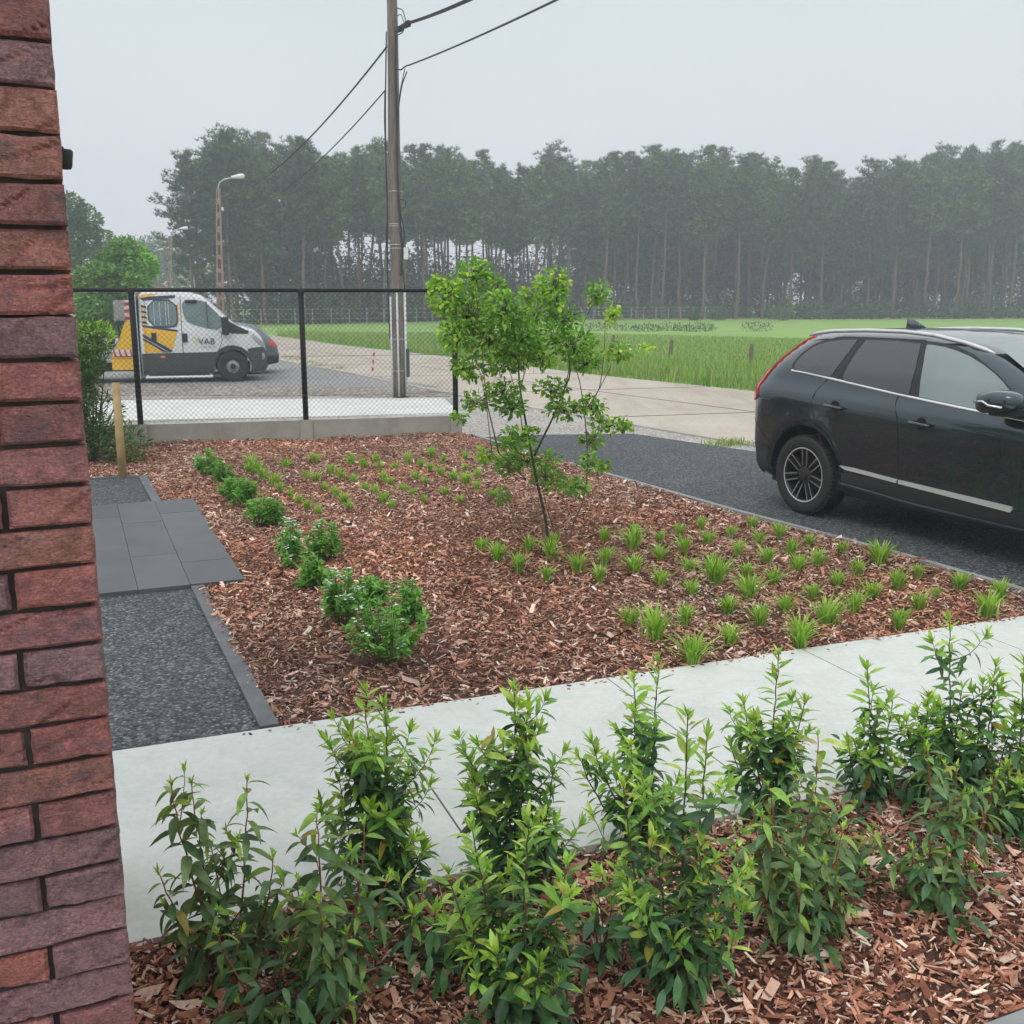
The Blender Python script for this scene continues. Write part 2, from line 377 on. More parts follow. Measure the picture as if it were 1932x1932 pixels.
k = MB(); strip(k, kerbline, .055, -.05, .035, 1, 1.0); struct('drive_edging', k, M['kerb_light'])
# left-hand strips by the house: gravel, tiles, kerb
K1a, K1b = Vector((-1.13, 4.30, 0)), Vector((-2.15, 6.61, 0))
K2a, K2b = Vector((-3.40, 9.50, 0)), Vector((-4.06, 10.97, 0))
sheet('gravel_strip', [(-1.10, 4.25), (-2.12, 6.61), (-3.7, 6.0), (-3.0, 3.5)], .006, M['gravel_dark'])
sheet('gravel_strip_far', [(-3.40, 9.50), (-4.06, 10.97), (-6.0, 10.4), (-5.2, 8.8)], .006, M['gravel_dark'])
k = MB(); strip(k, [K1b, K1a], .085, -.05, .025, 1, .8); strip(k, [K2b, K2a], .085, -.05, .025, 1, .8)
strip(k, [(-6.0, 10.4), (-4.06, 10.99)], .07, -.05, .02, 1, .8); struct('strip_kerb', k, M['kerb'])
tl = MB(); o0 = Vector((-2.15, 6.61, 0)); ax = (Vector((-3.38, 9.5, 0)) - o0).normalized(); ay = Vector((ax.y, -ax.x, 0)); LT = (Vector((-3.38, 9.5, 0)) - o0).length
for ci in range(-5, 1):
    w = .330 if ci < 0 else .355
    lo = ci * .33; hi = lo + w; rows = 5 if ci % 2 == 0 else 4; lens = [LT / 5] * 5 if ci % 2 == 0 else [LT / 5 * 1.5] + [LT / 5] * 2 + [LT / 5 * 1.5]
    s = 0
    for L in lens:
        p = o0 + ax * (s + .0015) + ay * lo; q = o0 + ax * (s + L - .0015) + ay * lo
        f = random.uniform(.88, 1.14)
        tl.prism([p, q, q + ay * (hi - lo - .003), p + ay * (hi - lo - .003)], -.03, .034 + random.uniform(-.0015, .0015), col=(f, f, f * 1.01)); s += L
struct('paving_tiles', tl, M['tile'])

# mulch beds: uneven soil sheet + loose chips
bed_main = [(-1.06, 4.30), (-2.13, 6.66), (-1.82, 6.74), (-3.06, 9.6), (-3.3, 9.5), (-4.0, 11.05), (-6.6, 10.3), (-7.2, 12.8), (-4.9, 13.44), (-2.82, 13.96), (-.79, 14.5), (-.52, 14.36)] + [(x - .03, y) for x, y in kerbline[::-1][1:]] + [(3.66, 6.12)]
bed_front = [(-1.9, 2.42), (-1.14, 2.71), (-.34, 3.04), (1.26, 3.66), (3.9, 4.72), (4.4, 3.75), (1.50, 2.52), (1.2, 2.36), (-1.2, 1.4)]
def inside(poly, P):
    x, y = P[:, 0], P[:, 1]; r = np.zeros(len(P), bool); n = len(poly)
    for i in range(n):
        (x1, y1), (x2, y2) = poly[i], poly[(i + 1) % n]
        c_ = ((y1 > y) != (y2 > y)) & (x < (x2 - x1) * (y - y1) / (y2 - y1 + 1e-12) + x1); r ^= c_
    return r
def hz(x, y):
    return .006 + .012 * np.sin(x * 2.1 + 1) * np.sin(y * 1.7) + .008 * np.sin(x * 5.3 + y * 4.1) + .05 * np.clip((y - (13.1 + .26 * (x + 4.9))) / .6, 0, 1) * (y > 11)
def bedsheet(name, poly, step):
    pts = [Vector(p) for p in poly]; P = np.array(poly); (x0, y0), (x1, y1) = P.min(0), P.max(0)
    gx, gy = np.meshgrid(np.arange(x0, x1, step), np.arange(y0, y1, step)); q = np.stack([gx.ravel(), gy.ravel()], 1); q = q[inside(poly, q)]
    r = delaunay_2d_cdt([Vector(p) for p in poly] + [Vector(p) for p in q], [], [list(range(len(poly)))], 1, 1e-4)
    V = np.array([(v.x, v.y, 0) for v in r[0]]); V[:, 2] = hz(V[:, 0], V[:, 1])
    mb = MB(); mb.add(V, np.array([f for f in r[2] if len(f) == 3])); return struct(name, mb, M['soil'], smooth=True)
bedsheet('mulch_bed', bed_main, .2); bedsheet('front_mulch_bed', bed_front, .12)
PAL = np.array([(.11, .045, .03), (.26, .11, .07), (.42, .19, .12), (.54, .27, .18), (.66, .38, .27), (.76, .52, .40), (.84, .66, .53), (.88, .78, .68)])
PW = np.array([.13, .17, .18, .16, .14, .11, .07, .04])
def vnoise(u, v, seed):
    """smooth value noise on arrays"""
    iu, iv = np.floor(u).astype(int), np.floor(v).astype(int); fu, fv = u - iu, v - iv
    fu, fv = fu * fu * (3 - 2 * fu), fv * fv * (3 - 2 * fv)
    h = lambda a, b: (np.sin(a * 127.1 + b * 311.7 + seed * 74.7) * 43758.5453) % 1.0
    return (h(iu, iv) * (1 - fu) + h(iu + 1, iv) * fu) * (1 - fv) + (h(iu, iv + 1) * (1 - fu) + h(iu + 1, iv + 1) * fu) * fv
def chips(name, poly, n, smin, smax, label):
    P = np.array(poly); (x0, y0), (x1, y1) = P.min(0), P.max(0)
    q = rng.uniform((x0, y0), (x1, y1), (n * 3, 2)); q = q[inside(poly, q)][:n]; n = len(q)
    L = rng.uniform(smin, smax, n) * rng.choice([.45, .8, 1.15, 2.0], n, p=[.34, .34, .24, .08]); Wd = L * rng.uniform(.09, .38, n); T = rng.uniform(.0015, .004, n)
    az = rng.uniform(0, 2 * np.pi, n); tilt = rng.normal(0, .32, n); roll = rng.normal(0, .5, n)
    z = hz(q[:, 0], q[:, 1]) + rng.uniform(.002, .028, n)
    X = np.stack([np.cos(az) * np.cos(tilt), np.sin(az) * np.cos(tilt), np.sin(tilt)], 1)
    Y0 = np.stack([-np.sin(az), np.cos(az), np.zeros(n)], 1); Z0 = np.cross(X, Y0)
    Y = Y0 * np.cos(roll)[:, None] + Z0 * np.sin(roll)[:, None]; Z = np.cross(X, Y)
    c0 = np.stack([q[:, 0], q[:, 1], z], 1)
    tw = rng.uniform(.3, 1, (n, 4)); sg = [(-1, -1), (1, -1), (1, 1), (-1, 1)]
    V = np.zeros((n, 8, 3))
    for i, (a, b) in enumerate(sg):
        e = c0 + X * (a * L / 2 * tw[:, i])[:, None] + Y * (b * Wd / 2 * tw[:, (i + 1) % 4])[:, None]
        V[:, i] = e - Z * (T / 2)[:, None]; V[:, i + 4] = e + Z * (T / 2)[:, None]
    Fq = np.array([[4, 5, 6, 7], [0, 1, 5, 4], [1, 2, 6, 5], [2, 3, 7, 6], [3, 0, 4, 7], [3, 2, 1, 0]])
    F = (np.arange(n)[:, None, None] * 8 + Fq[None]).reshape(-1, 4)
    pn = vnoise(q[:, 0] * 1.1, q[:, 1] * 1.1, 3) * .6 + vnoise(q[:, 0] * 3.7, q[:, 1] * 3.7, 5) * .4; big = .62 + .75 * pn; hue = vnoise(q[:, 0] * .8, q[:, 1] * .8, 9)
    col = PAL[rng.choice(len(PAL), n, p=PW / PW.sum())] * rng.uniform(.7, 1.3, (n, 1)) * big[:, None] * np.stack([.98 + .10 * hue, 1.06 - .14 * hue, 1.12 - .30 * hue], 1)
    mb = MB(); mb.add(V.reshape(-1, 3), F, np.repeat(col, 6, 0)); return tag(mb.build(name, M['chips']), label, 'mulch', kind='stuff')
chips('mulch_chips', bed_main, 150000, .026, .058, 'loose reddish brown bark chips covering the main planting bed')
chips('mulch_chips', bed_front, 36000, .028, .064, 'loose bark chips around the foreground laurels below the footpath')

# bottom right corner: pale kerb with dark tile behind
k = MB(); k.prism([(1.08, 2.30), (1.57, 2.51), (1.60, 2.43), (1.11, 2.22)], -.05, .03); k.prism([(1.58, 2.513), (4.4, 3.64), (4.43, 3.56), (1.61, 2.433)], -.05, .03); struct('front_kerb', k, M['kerb_light'])
k = MB(); k.prism([(.9, 2.05), (4.5, 3.5), (4.9, 2.5), (1.3, 1.05)], -.05, .02); struct('front_paving', k, M['tile'])

sp_ = []
for i in range(240):
    a_ = rng.uniform(.8, 6.2); w_ = abs(rng.normal(0, .035)) if rng.uniform() < .5 else wpath - abs(rng.normal(0, .05)); p = base + dirp * (2.2 + a_) + per * w_; sp_.append((p.x, p.y, .033))
sp_ = np.array(sp_); n = len(sp_); cm = MB()
for i in range(n): cm.box(sp_[i], (rng.uniform(.006, .028), rng.uniform(.004, .01), .003), rng.uniform(0, 3), PAL[rng.integers(0, 7)])
tag(cm.build('spilled_chips', M['chips']), 'crumbs of bark spilled along the edges of the pale footpath', 'mulch', kind='stuff')
# field: long grass by the road and scattered tufts
def blades(n, P, hmin, hmax, w, cols, lean=.3, segs=2):
    """grass blades at positions P (n,3): returns V,F,col"""
    az = rng.uniform(0, 2 * np.pi, n); h = rng.uniform(hmin, hmax, n); ln = rng.uniform(0, lean, n) * h; wd = rng.uniform(.6, 1.2, n) * w
    la = rng.uniform(0, 2 * np.pi, n); D = np.stack([np.cos(la), np.sin(la)], 1); Sx = np.stack([np.cos(az), np.sin(az), np.zeros(n)], 1)
    V = np.zeros((n, 5, 3))
    for i, (s, ww) in enumerate(((0, .8), (.55, 1.0))):
        c0 = P.copy(); c0[:, :2] += D * (ln * s * s)[:, None]; c0[:, 2] += h * s
        V[:, 2 * i] = c0 - Sx * (wd * ww / 2)[:, None]; V[:, 2 * i + 1] = c0 + Sx * (wd * ww / 2)[:, None]
    c0 = P.copy(); c0[:, :2] += D * ln[:, None]; c0[:, 2] += h * (1 - .25 * ln / h); V[:, 4] = c0
    q = np.arange(n)[:, None] * 5; F4 = q + np.array([[0, 1, 3, 2]]); F3 = q + np.array([[2, 3, 4]])
    cc = cols[rng.integers(0, len(cols), n)] * rng.uniform(.75, 1.25, (n, 1)); return V.reshape(-1, 3), F4, F3, cc
gc = np.array([(.18, .34, .06), (.22, .40, .075), (.27, .42, .10), (.14, .28, .055), (.40, .38, .22), (.33, .40, .15)])
fld = [(15.2, 6.8), (9.7, 14.6), (5.3, 21.9), (2.3, 26.8), (-1.7, 34.8), (-7.3, 44.7), (-13, 56.7), (-10, 62), (2, 62), (30, 40), (30, 12)]
gm = MB()
q = rng.uniform((-13, 7), (30, 62), (420000, 2)); q = q[inside(fld, q)]
dist_ = np.hypot(q[:, 0], q[:, 1]); keep = rng.uniform(0, 1, len(q)) < np.clip(1.3 - dist_ / 60, .25, 1); q = q[keep][:150000]
near = (q[:, 0] * .86 + q[:, 1] * .51) < 17.2 + 4 * rng.uniform(0, 1, len(q))
for msk, h0, h1, w in ((near, .2, .55, .022), (~near, .05, .17, .035)):
    P = np.hstack([q[msk], np.full((msk.sum(), 1), -.06)]); V, F4, F3, cc = blades(len(P), P, h0, h1, w, gc, .5)
    gm.add(V, [F4, F3], cc)
tag(gm.build('field_grass', M['grass']), 'long green meadow grass along the far side of the concrete road', 'grass', kind='stuff')
# weeds on the verge
q = np.array([gd(u, v)[:] for u, v in [(1375, 838), (1385, 836), (1395, 838), (1360, 840), (600, 690), (640, 695), (560, 678), (585, 684), (545, 674)]])
P = np.repeat(q, 60, 0) + np.hstack([rng.normal(0, .12, (540, 2)), np.zeros((540, 1))]); P[:, 2] = -.01
V, F4, F3, cc = blades(540, P, .03, .12, .012, gc, .7); gm = MB(); gm.add(V, [F4, F3], cc)
tag(gm.build('verge_weeds', M['grass']), 'small tufts of weeds growing at the near edge of the road', 'weeds', kind='stuff')

# ------------------------------------------------------------------ haze
hz_m, t, b, o = nodes('haze_air'); t.nodes.remove(b)
pv = N(t, 'ShaderNodeVolumePrincipled'); pv.inputs['Color'].default_value = (.89, .965, .985, 1); pv.inputs['Density'].default_value = .0032; pv.inputs['Anisotropy'].default_value = .2
t.links.new(pv.outputs[0], o.inputs['Volume'])
hb = MB(); hb.box((0, 80, 12.5), (330, 250, 29)); h_ = hb.build('haze', hz_m); tag(h_, 'thin pale mist filling the air over the field and wood', 'haze', kind='stuff')

# ------------------------------------------------------------------ brick wall of the house, close on the left
def brickmat():
    m, t, b, o = nodes('brick'); p = pos(t, True)
    a = N(t, 'ShaderNodeAttribute'); a.attribute_name = 'Col'; cc = a.outputs['Color']
    cc = mixc(t, 1.0, cc, ramp(t, noise(t, 34, 5, .65, p, .6), [(.28, (.62, .6, .66)), (.5, (1, 1, 1)), (.7, (1.25, 1.2, 1.15))]), 'MULTIPLY')
    cc = mixc(t, 1.0, cc, ramp(t, noise(t, 170, 6, .75, p, .5), [(.3, (.55, .52, .55)), (.5, (1, 1, 1)), (.68, (1.4, 1.4, 1.4))]), 'MULTIPLY')
    f = noise(t, 22, 6, .7, p, 1.5); k = ramp(t, f, [(.60, (0, 0, 0)), (.70, (1, 1, 1))]); cc = mixc(t, mulf(t, k, .5), cc, (.42, .33, .35))
    f = noise(t, 13, 4, .6, p, .8); k = ramp(t, f, [(.55, (0, 0, 0)), (.66, (1, 1, 1))]); cc = mixc(t, mulf(t, k, .45), cc, (.16, .12, .15))
    t.links.new(cc, b.inputs['Base Color']); b.inputs['Roughness'].default_value = .52; b.inputs['Specular IOR Level'].default_value = .6
    mp = N(t, 'ShaderNodeMapping'); mp.inputs['Scale'].default_value = (1, 1, 1.9); t.links.new(p, mp.inputs['Vector'])
    b1 = bump(t, noise(t, 95, 6, .7, mp.outputs[0], 1.2), .1 * 10, .012, b); b2 = N(t, 'ShaderNodeBump'); b2.inputs['Strength'].default_value = .8; b2.inputs['Distance'].default_value = .012
    t.links.new(noise(t, 26, 4, .6, mp.outputs[0], 2.0), b2.inputs['Height']); t.links.new(b2.outputs[0], b1.inputs['Normal']); return m
def mulf(t, c, k):
    q = N(t, 'ShaderNodeMath'); q.operation = 'MULTIPLY'; t.links.new(c, q.inputs[0]); q.inputs[1].default_value = k; return q.outputs[0]
WC = Vector((-.649, 1.55, 0)); AZW = R(66)
wl = Vector((-math.sin(AZW), -math.cos(AZW), 0)); wn = Vector((-wl.y, wl.x, 0)) * -1
if wn.dot(-WC) < 0: wn = -wn
PITCHB = .0637; JH = .0062; zref = at(199, 1276, 1.55).z - .004
wall = empty('brick_wall', (WC.x, WC.y, 0))
tag(wall, 'corner of a dark red hand-formed brick house wall filling the left edge', 'wall')
bm_ = MB(); Wl, Wn = np.array(wl), np.array(wn)
row0 = -int(zref / PITCHB)
BC = [(.42, .165, .145), (.46, .165, .15), (.50, .175, .14), (.35, .19, .205), (.42, .165, .16), (.46, .19, .155), (.38, .20, .21), (.44, .18, .18)]
for r_ in range(row0, row0 + 52):
    z0 = zref + r_ * PITCHB; even = (r_ % 2 == 0)
    s = 0.0; first = True
    while s < 1.25:
        L = (.117 if even else .238) if first else .238
        last_s = s; col = np.array(random.choice(BC)) * random.uniform(.85, 1.15); sd_ = random.uniform(0, 999)
        nu, nv = max(6, int(L / .0052)), 13
        H_ = PITCHB - JH + random.uniform(-.002, .0015)
        uu, vv = np.meshgrid(np.linspace(0, 1, nu), np.linspace(0, 1, nv))
        x, zz = uu * L, vv * H_
        wob = (vnoise(x * 22 + sd_, zz * 22, sd_) - .5) * .0022
        e = np.minimum(np.minimum(x, L - x), np.minimum(zz, H_ - zz)) + wob
        dep = -np.clip(.0045 - e, 0, .0045) ** 1.5 * 22
        cre = vnoise(x * 9 + 3, zz * 26 + x * 12, sd_ + 5); cre = -np.exp(-((cre - .52) / .05) ** 2) * .0075 * vnoise(x * 12, zz * 12, sd_ + 9)
        dep = dep + cre + (vnoise(x * 70, zz * 90, sd_ + 2) - .5) * .0022 + (vnoise(x * 190, zz * 190, sd_ + 4) - .5) * .0012 + (vnoise(x * 14, zz * 20, sd_ + 7) - .5) * .009
        prt = random.uniform(-.0025, .003)
        jx = (vnoise(zz * 60, zz * 0 + sd_, 3) - .5) * .0025 * (uu < .01) - (vnoise(zz * 60, zz * 0 + sd_, 8) - .5) * .003 * (uu > .99)
        cx = s + x + jx; jz = (vnoise(x * 24, x * 0 + sd_, 11) - .5) * .003 * ((vv < .01) | (vv > .99))
        # front
        Pf = np.array([WC.x, WC.y, 0]) + cx[..., None] * Wl + (dep + prt)[..., None] * Wn; Pf[..., 2] += z0 + zz + jz
        ids = np.arange(nu * nv).reshape(nv, nu)
        F = np.stack([ids[:-1, :-1], ids[:-1, 1:], ids[1:, 1:], ids[1:, :-1]], -1).reshape(-1, 4)
        V = Pf.reshape(-1, 3)
        rim = np.concatenate([ids[0, :], ids[1:, -1], ids[-1, -2::-1], ids[-2:0:-1, 0]]); m_ = len(rim)
        back = V[rim] - Wn * .03; 
        V2 = np.vstack([V, back]); bi = np.arange(m_) + len(V)
        F2 = np.stack([rim, bi, np.roll(bi, -1), np.roll(rim, -1)], 1)
        # colour patches per brick cell, part of the fired clay
        fc = vnoise(x * 30, zz * 40, sd_ + 20)[:-1, :-1].ravel(); cc = col[None] * (.9 + .2 * fc[:, None])
        
        bm_.add(V2, [F, F2], np.vstack([cc, np.repeat(col[None] * .8, m_, 0)]) if False else cc); bm_.c[-1] = np.repeat(col[None] * .85, m_, 0)
        if first:      # return side of the corner brick
            Ls = .238 if even else .117
            ss = 0
            while ss < 1.6:
                c0 = WC + wn * (-ss - Ls / 2 - .004) + wl * .012; 
                bm_.box((c0.x, c0.y, z0 + H_ / 2), (.022 + random.uniform(-.002, .003), Ls - .008, H_), math.atan2(wn.y, wn.x) - math.pi / 2, col=col * random.uniform(.85, 1.1)); ss += Ls; Ls = .238
        s += L + .0085; first = False
bm_.V = [v - np.array([WC.x, WC.y, 0]) for v in bm_.V]
bm_.build('bricks', brickmat(), wall)
mo = MB(); c0 = wl * .75 - wn * (.017 + .8); zt = zref + (row0 + 52) * PITCHB
a, b_ = wl * .0125 - wn * .0125, wl * 1.24 - wn * .0125
mo.prism([a, b_, b_ - wn * 1.6, a - wn * 1.6], 0, zt - .02); mo.build('mortar', mat('mortar', (.035, .028, .026), .95, .3, 40), wall)
cp = MB(); a, b_ = wl * -.02 + wn * .02, wl * 1.27 + wn * .02
cp.prism([a, b_, b_ - wn * 1.66, a - wn * 1.66], zt + .002, zt + .05); cp.build('coping', M['kerb'], wall)
# small lantern on the hidden side of the wall, seen just past the edge
lp = WC - wn * 1.25; zl = 1.9 + .118 * math.hypot(lp.x, lp.y)
lam = empty('wall_lamp', (lp.x, lp.y, zl), math.atan2(-wl.y, -wl.x)); lam.scale = (.62, .62, .62); tag(lam, 'small dark wall lamp peeping out beyond the brick edge against the sky', 'wall lamp')
q = MB(); q.box((.012, 0, .01), (.024, .06, .09)); q.build('wall_plate', M['trim'], lam)
q = MB(); q.tube([(.02, 0, .04), (.05, 0, .045), (.055, 0, .03)], .006, 6); q.build('arm', M['trim'], lam)
q = MB(); q.lathe([(.0, .04), (.028, .038), (.034, .03), (.031, .01), (.026, -.03), (.02, -.038), (0, -.04)], 16, 'z', (.055, 0, 0)); q.build('lamp_shade', M['trim'], lam, True)

# ------------------------------------------------------------------ leaves
def leaves(P, D, Nn, L, Wd, droop, fold=.25, segs=5, wave=0.0):
    """P base, D direction, Nn normal (n,3); returns V (n*k,3), F4, F3"""
    n = len(P); D = D / np.linalg.norm(D, axis=1)[:, None]
    B = np.cross(D, Nn); B /= np.linalg.norm(B, axis=1)[:, None] + 1e-9; Nn = np.cross(B, D)
    sv = np.linspace(0, 1, segs + 1); prof = np.sin(np.pi * np.clip(sv, 0, 1) ** .85) ** .9; prof[0] = .06; prof[-1] = .0
    V = np.zeros((n, segs + 1, 3, 3))
    for i, s in enumerate(sv):
        c = P + D * (L * (s - .18 * droop * s ** 2))[:, None] - Nn * (L * droop * s * s * .75)[:, None]
        w = (Wd / 2 * prof[i])[:, None]
        lift = Nn * (w[:, 0] * fold)[:, None]
        V[:, i, 0] = c - B * w + lift; V[:, i, 1] = c; V[:, i, 2] = c + B * w + lift
    k = (segs + 1) * 3; F = []
    for i in range(segs):
        a = i * 3; F += [(a, a + 1, a + 4, a + 3), (a + 1, a + 2, a + 5, a + 4)]
    F = np.array(F); F4 = (np.arange(n)[:, None, None] * k + F[None]).reshape(-1, 4)
    return V.reshape(-1, 3), F4, len(F)
def rnd_perp(d):
    a = np.cross(d, rng.normal(0, 1, 3)); return a / np.linalg.norm(a)
def bez(a, b, c, n):
    t = np.linspace(0, 1, n)[:, None]; a, b, c = map(np.array, (a, b, c)); return (1 - t) ** 2 * a + 2 * t * (1 - t) * b + t * t * c

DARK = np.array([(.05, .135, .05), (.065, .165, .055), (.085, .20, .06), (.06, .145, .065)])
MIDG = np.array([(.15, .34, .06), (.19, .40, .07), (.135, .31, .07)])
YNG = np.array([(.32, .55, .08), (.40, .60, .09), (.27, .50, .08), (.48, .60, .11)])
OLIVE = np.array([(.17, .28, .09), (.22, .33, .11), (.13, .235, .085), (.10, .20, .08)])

def laurel(base, tips, kind, label, dens=1.0, leafL=.084):
    dens *= 1.12
    """multi-stemmed laurel: kind 'up' = fresh upright leaves, 'droop' = red stems with hanging leaves"""
    base = Vector(base); root = empty('laurel_shrub', base)
    tag(root, label, 'shrub', 'young laurels planted along the near side of the footpath')
    st, lf = MB(), MB(); b = np.array([0, 0, -.01]); bb = np.array(base)
    def shoot(p0, p1, r0, spacing, bare, sideP, depth=0, lscale=1.0):
        spacing = spacing * rng.uniform(.85, 1.3); lscale = lscale * rng.uniform(.85, 1.18)
        L = np.linalg.norm(p1 - p0); mid = (p0 + p1) / 2 + np.array([p1[0] - p0[0], p1[1] - p0[1], 0]) * .22 + rng.normal(0, .02 * L, 3); mid[2] -= .02
        n = max(6, int(L / .03)); path = bez(p0, mid, p1, n); path += rng.normal(0, .0018, path.shape)
        redness = kind == 'droop'
        scol = (.34, .09, .05) if redness else (.15, .13, .055)
        if depth == 0 and not redness: scol = (.10, .065, .045)
        st.tube(path, np.linspace(r0, r0 * .35, n), 5, scol)
        seg = np.diff(path, axis=0); cl = np.concatenate([[0], np.cumsum(np.linalg.norm(seg, axis=1))]); LL = cl[-1]
        ss = np.arange(bare * LL, LL * .985, spacing); k = len(ss)
        if k < 1: return
        ss = ss + rng.uniform(-.3, .3, k) * spacing
        Pp = np.stack([np.interp(ss, cl, path[:, i]) for i in range(3)], 1); ti = np.clip(np.searchsorted(cl, ss), 1, n - 1) - 1; T = seg[ti] / np.linalg.norm(seg[ti], axis=1)[:, None]
        ph = np.arange(k) * 2.4 + rng.uniform(0, 6.28) + rng.normal(0, .35, k)
        A = np.cross(T, np.tile([.3, .9, .1], (k, 1))); A /= np.linalg.norm(A, axis=1)[:, None]; Bq = np.cross(T, A)
        Rd = A * np.cos(ph)[:, None] + Bq * np.sin(ph)[:, None]
        f = ss / LL
        if redness:
            up = .25 - .45 * (1 - f) + rng.normal(0, .2, k); drp = rng.uniform(.35, 1.0, k); Ls = leafL * 1.08 * rng.uniform(.7, 1.2, k) * (1.05 - .35 * f ** 3)
        else:
            up = -.15 + 1.05 * f ** 2 + rng.normal(0, .22, k); drp = np.clip(rng.normal(.62 - .5 * f, .2, k), -.1, 1.1); Ls = leafL * rng.uniform(.7, 1.2, k) * (1.08 - .4 * f ** 2)
        Ls = Ls * lscale
        D = Rd + T * up[:, None]; D[:, 2] -= .12 * (1 - f); Nn = T - Rd * up[:, None] * .5 + rng.normal(0, .25, (k, 3))
        V, F4, m_ = leaves(Pp + Rd * r0 * .6, D, Nn, Ls, Ls * rng.uniform(.24, .34, k), drp, .35)
        if redness: cc = OLIVE[rng.integers(0, 4, k)]; cc = np.where((f > .9)[:, None], YNG[rng.integers(0, 4, k)] * .8, cc)
        else:
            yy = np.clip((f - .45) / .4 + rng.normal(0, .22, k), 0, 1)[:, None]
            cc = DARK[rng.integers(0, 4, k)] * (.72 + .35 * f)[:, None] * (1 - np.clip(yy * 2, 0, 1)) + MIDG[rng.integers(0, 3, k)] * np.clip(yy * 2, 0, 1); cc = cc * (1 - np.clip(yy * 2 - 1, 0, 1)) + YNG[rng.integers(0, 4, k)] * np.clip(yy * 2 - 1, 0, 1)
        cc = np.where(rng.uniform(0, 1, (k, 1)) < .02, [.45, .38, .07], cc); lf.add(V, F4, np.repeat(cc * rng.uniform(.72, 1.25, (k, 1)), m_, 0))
        # tip rosette
        k = 7 if not redness else 9; ph = np.arange(k) * 2.4; T1 = (path[-1] - path[-3]); T1 /= np.linalg.norm(T1)
        A = np.cross(T1, [.3, .9, .1]); A /= np.linalg.norm(A); Bq = np.cross(T1, A); Rd = A * np.cos(ph)[:, None] + Bq * np.sin(ph)[:, None]
        upk = rng.uniform(1.0, 4.0, k); Ls = leafL * rng.uniform(.3, .72, k) * (.55 if redness else 1)
        V, F4, m_ = leaves(np.tile(path[-1], (k, 1)) - T1 * rng.uniform(0, .012, (k, 1)), Rd + T1 * upk[:, None], T1 - Rd * .6, Ls, Ls * .23, rng.uniform(-.1, .35, k), .4)
        lf.add(V, F4, np.repeat(YNG[rng.integers(0, 4, k)] * rng.uniform(.75, 1.25, (k, 1)) * (1.1 if redness else 1.0), m_, 0))
        if depth == 0:
            for j in range(sideP):
                s_ = rng.uniform(.25, .82) * LL; q0 = np.array([np.interp(s_, cl, path[:, i]) for i in range(3)])
                a = rng.uniform(0, 6.28); l_ = L * rng.uniform(.16, .46) * (1.25 - s_ / LL)
                shoot(q0, q0 + np.array([math.cos(a) * l_ * .75, math.sin(a) * l_ * .75, l_ * rng.uniform(.5, 1.1)]), r0 * .5, spacing * .9, .2, 0, 1, .85)
    for (u, v, dy, *o_) in tips:
        tip = np.array(at(u, v, base.y + dy)) - bb
        sp_ = o_[0] if o_ else 6
        off = rng.normal(0, .012, 3); off[2] = 0
        shoot(b + off, tip, .0048 if kind == 'up' else .0045, (.0105 if kind == 'up' else .0155) / dens, .10 if kind == 'up' else .14, sp_)
    # low skirt of dark leaves close to the base
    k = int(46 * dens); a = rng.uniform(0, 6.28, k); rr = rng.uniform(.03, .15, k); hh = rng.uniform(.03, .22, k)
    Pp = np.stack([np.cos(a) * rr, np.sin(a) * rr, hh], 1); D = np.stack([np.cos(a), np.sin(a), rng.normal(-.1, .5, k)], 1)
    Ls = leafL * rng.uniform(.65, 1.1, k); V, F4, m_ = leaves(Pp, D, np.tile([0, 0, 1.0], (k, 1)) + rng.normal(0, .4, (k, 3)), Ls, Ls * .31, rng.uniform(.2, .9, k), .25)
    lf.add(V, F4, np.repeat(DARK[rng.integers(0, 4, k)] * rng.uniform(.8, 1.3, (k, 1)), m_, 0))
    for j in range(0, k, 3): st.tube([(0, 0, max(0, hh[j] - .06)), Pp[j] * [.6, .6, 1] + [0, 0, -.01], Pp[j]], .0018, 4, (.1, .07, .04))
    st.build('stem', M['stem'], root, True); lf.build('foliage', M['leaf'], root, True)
    return root
def g3(u, v, z=.0): return gd(u, v, z)
laurel(g3(440, 1835), [(321, 1478, -.05, 2), (361, 1478, .05, 2), (466, 1472, .1, 3), (300, 1645, -.1, 2), (517, 1620, .0, 2), (400, 1600, .08, 2)], 'droop', 'sparse drooping red-stemmed laurel nearest the brick wall, before the pale path')
laurel(g3(620, 1890), [(599, 1527, 0, 3), (689, 1556, .05, 3), (603, 1702, -.12, 2), (735, 1648, .05, 2), (655, 1760, -.1, 2), (560, 1660, -.05, 2)], 'droop', 'drooping olive laurel with two red stems, in front of the tallest fresh green laurel')
laurel(Vector((-.62, 2.36, 0)), [(411, 1762, .06, 1), (448, 1890, -.05, 1), (536, 1900, -.03, 1), (661, 1885, 0, 1), (590, 1835, .05, 2)], 'droop', 'low drooping laurel at the bottom edge just right of the brick wall')
laurel(Vector((-.415, 2.93, 0)), [(690, 1302, .05, 9), (726, 1330, .0, 7), (655, 1375, .0, 7), (772, 1440, .08, 5), (765, 1545, .0, 4), (640, 1470, .05, 4), (800, 1600, .06, 2)], 'up', 'tall dense fresh green laurel, the leftmost upright one beside the footpath', 1.25, .078)
laurel(Vector((.015, 3.02, 0)), [(970, 1300, .05, 8), (996, 1322, 0, 6), (893, 1462, 0, 5), (1043, 1462, .03, 5), (950, 1400, -.04, 6)], 'up', 'tall upright laurel right of the slab joint with a narrow pointed top', 1.2)
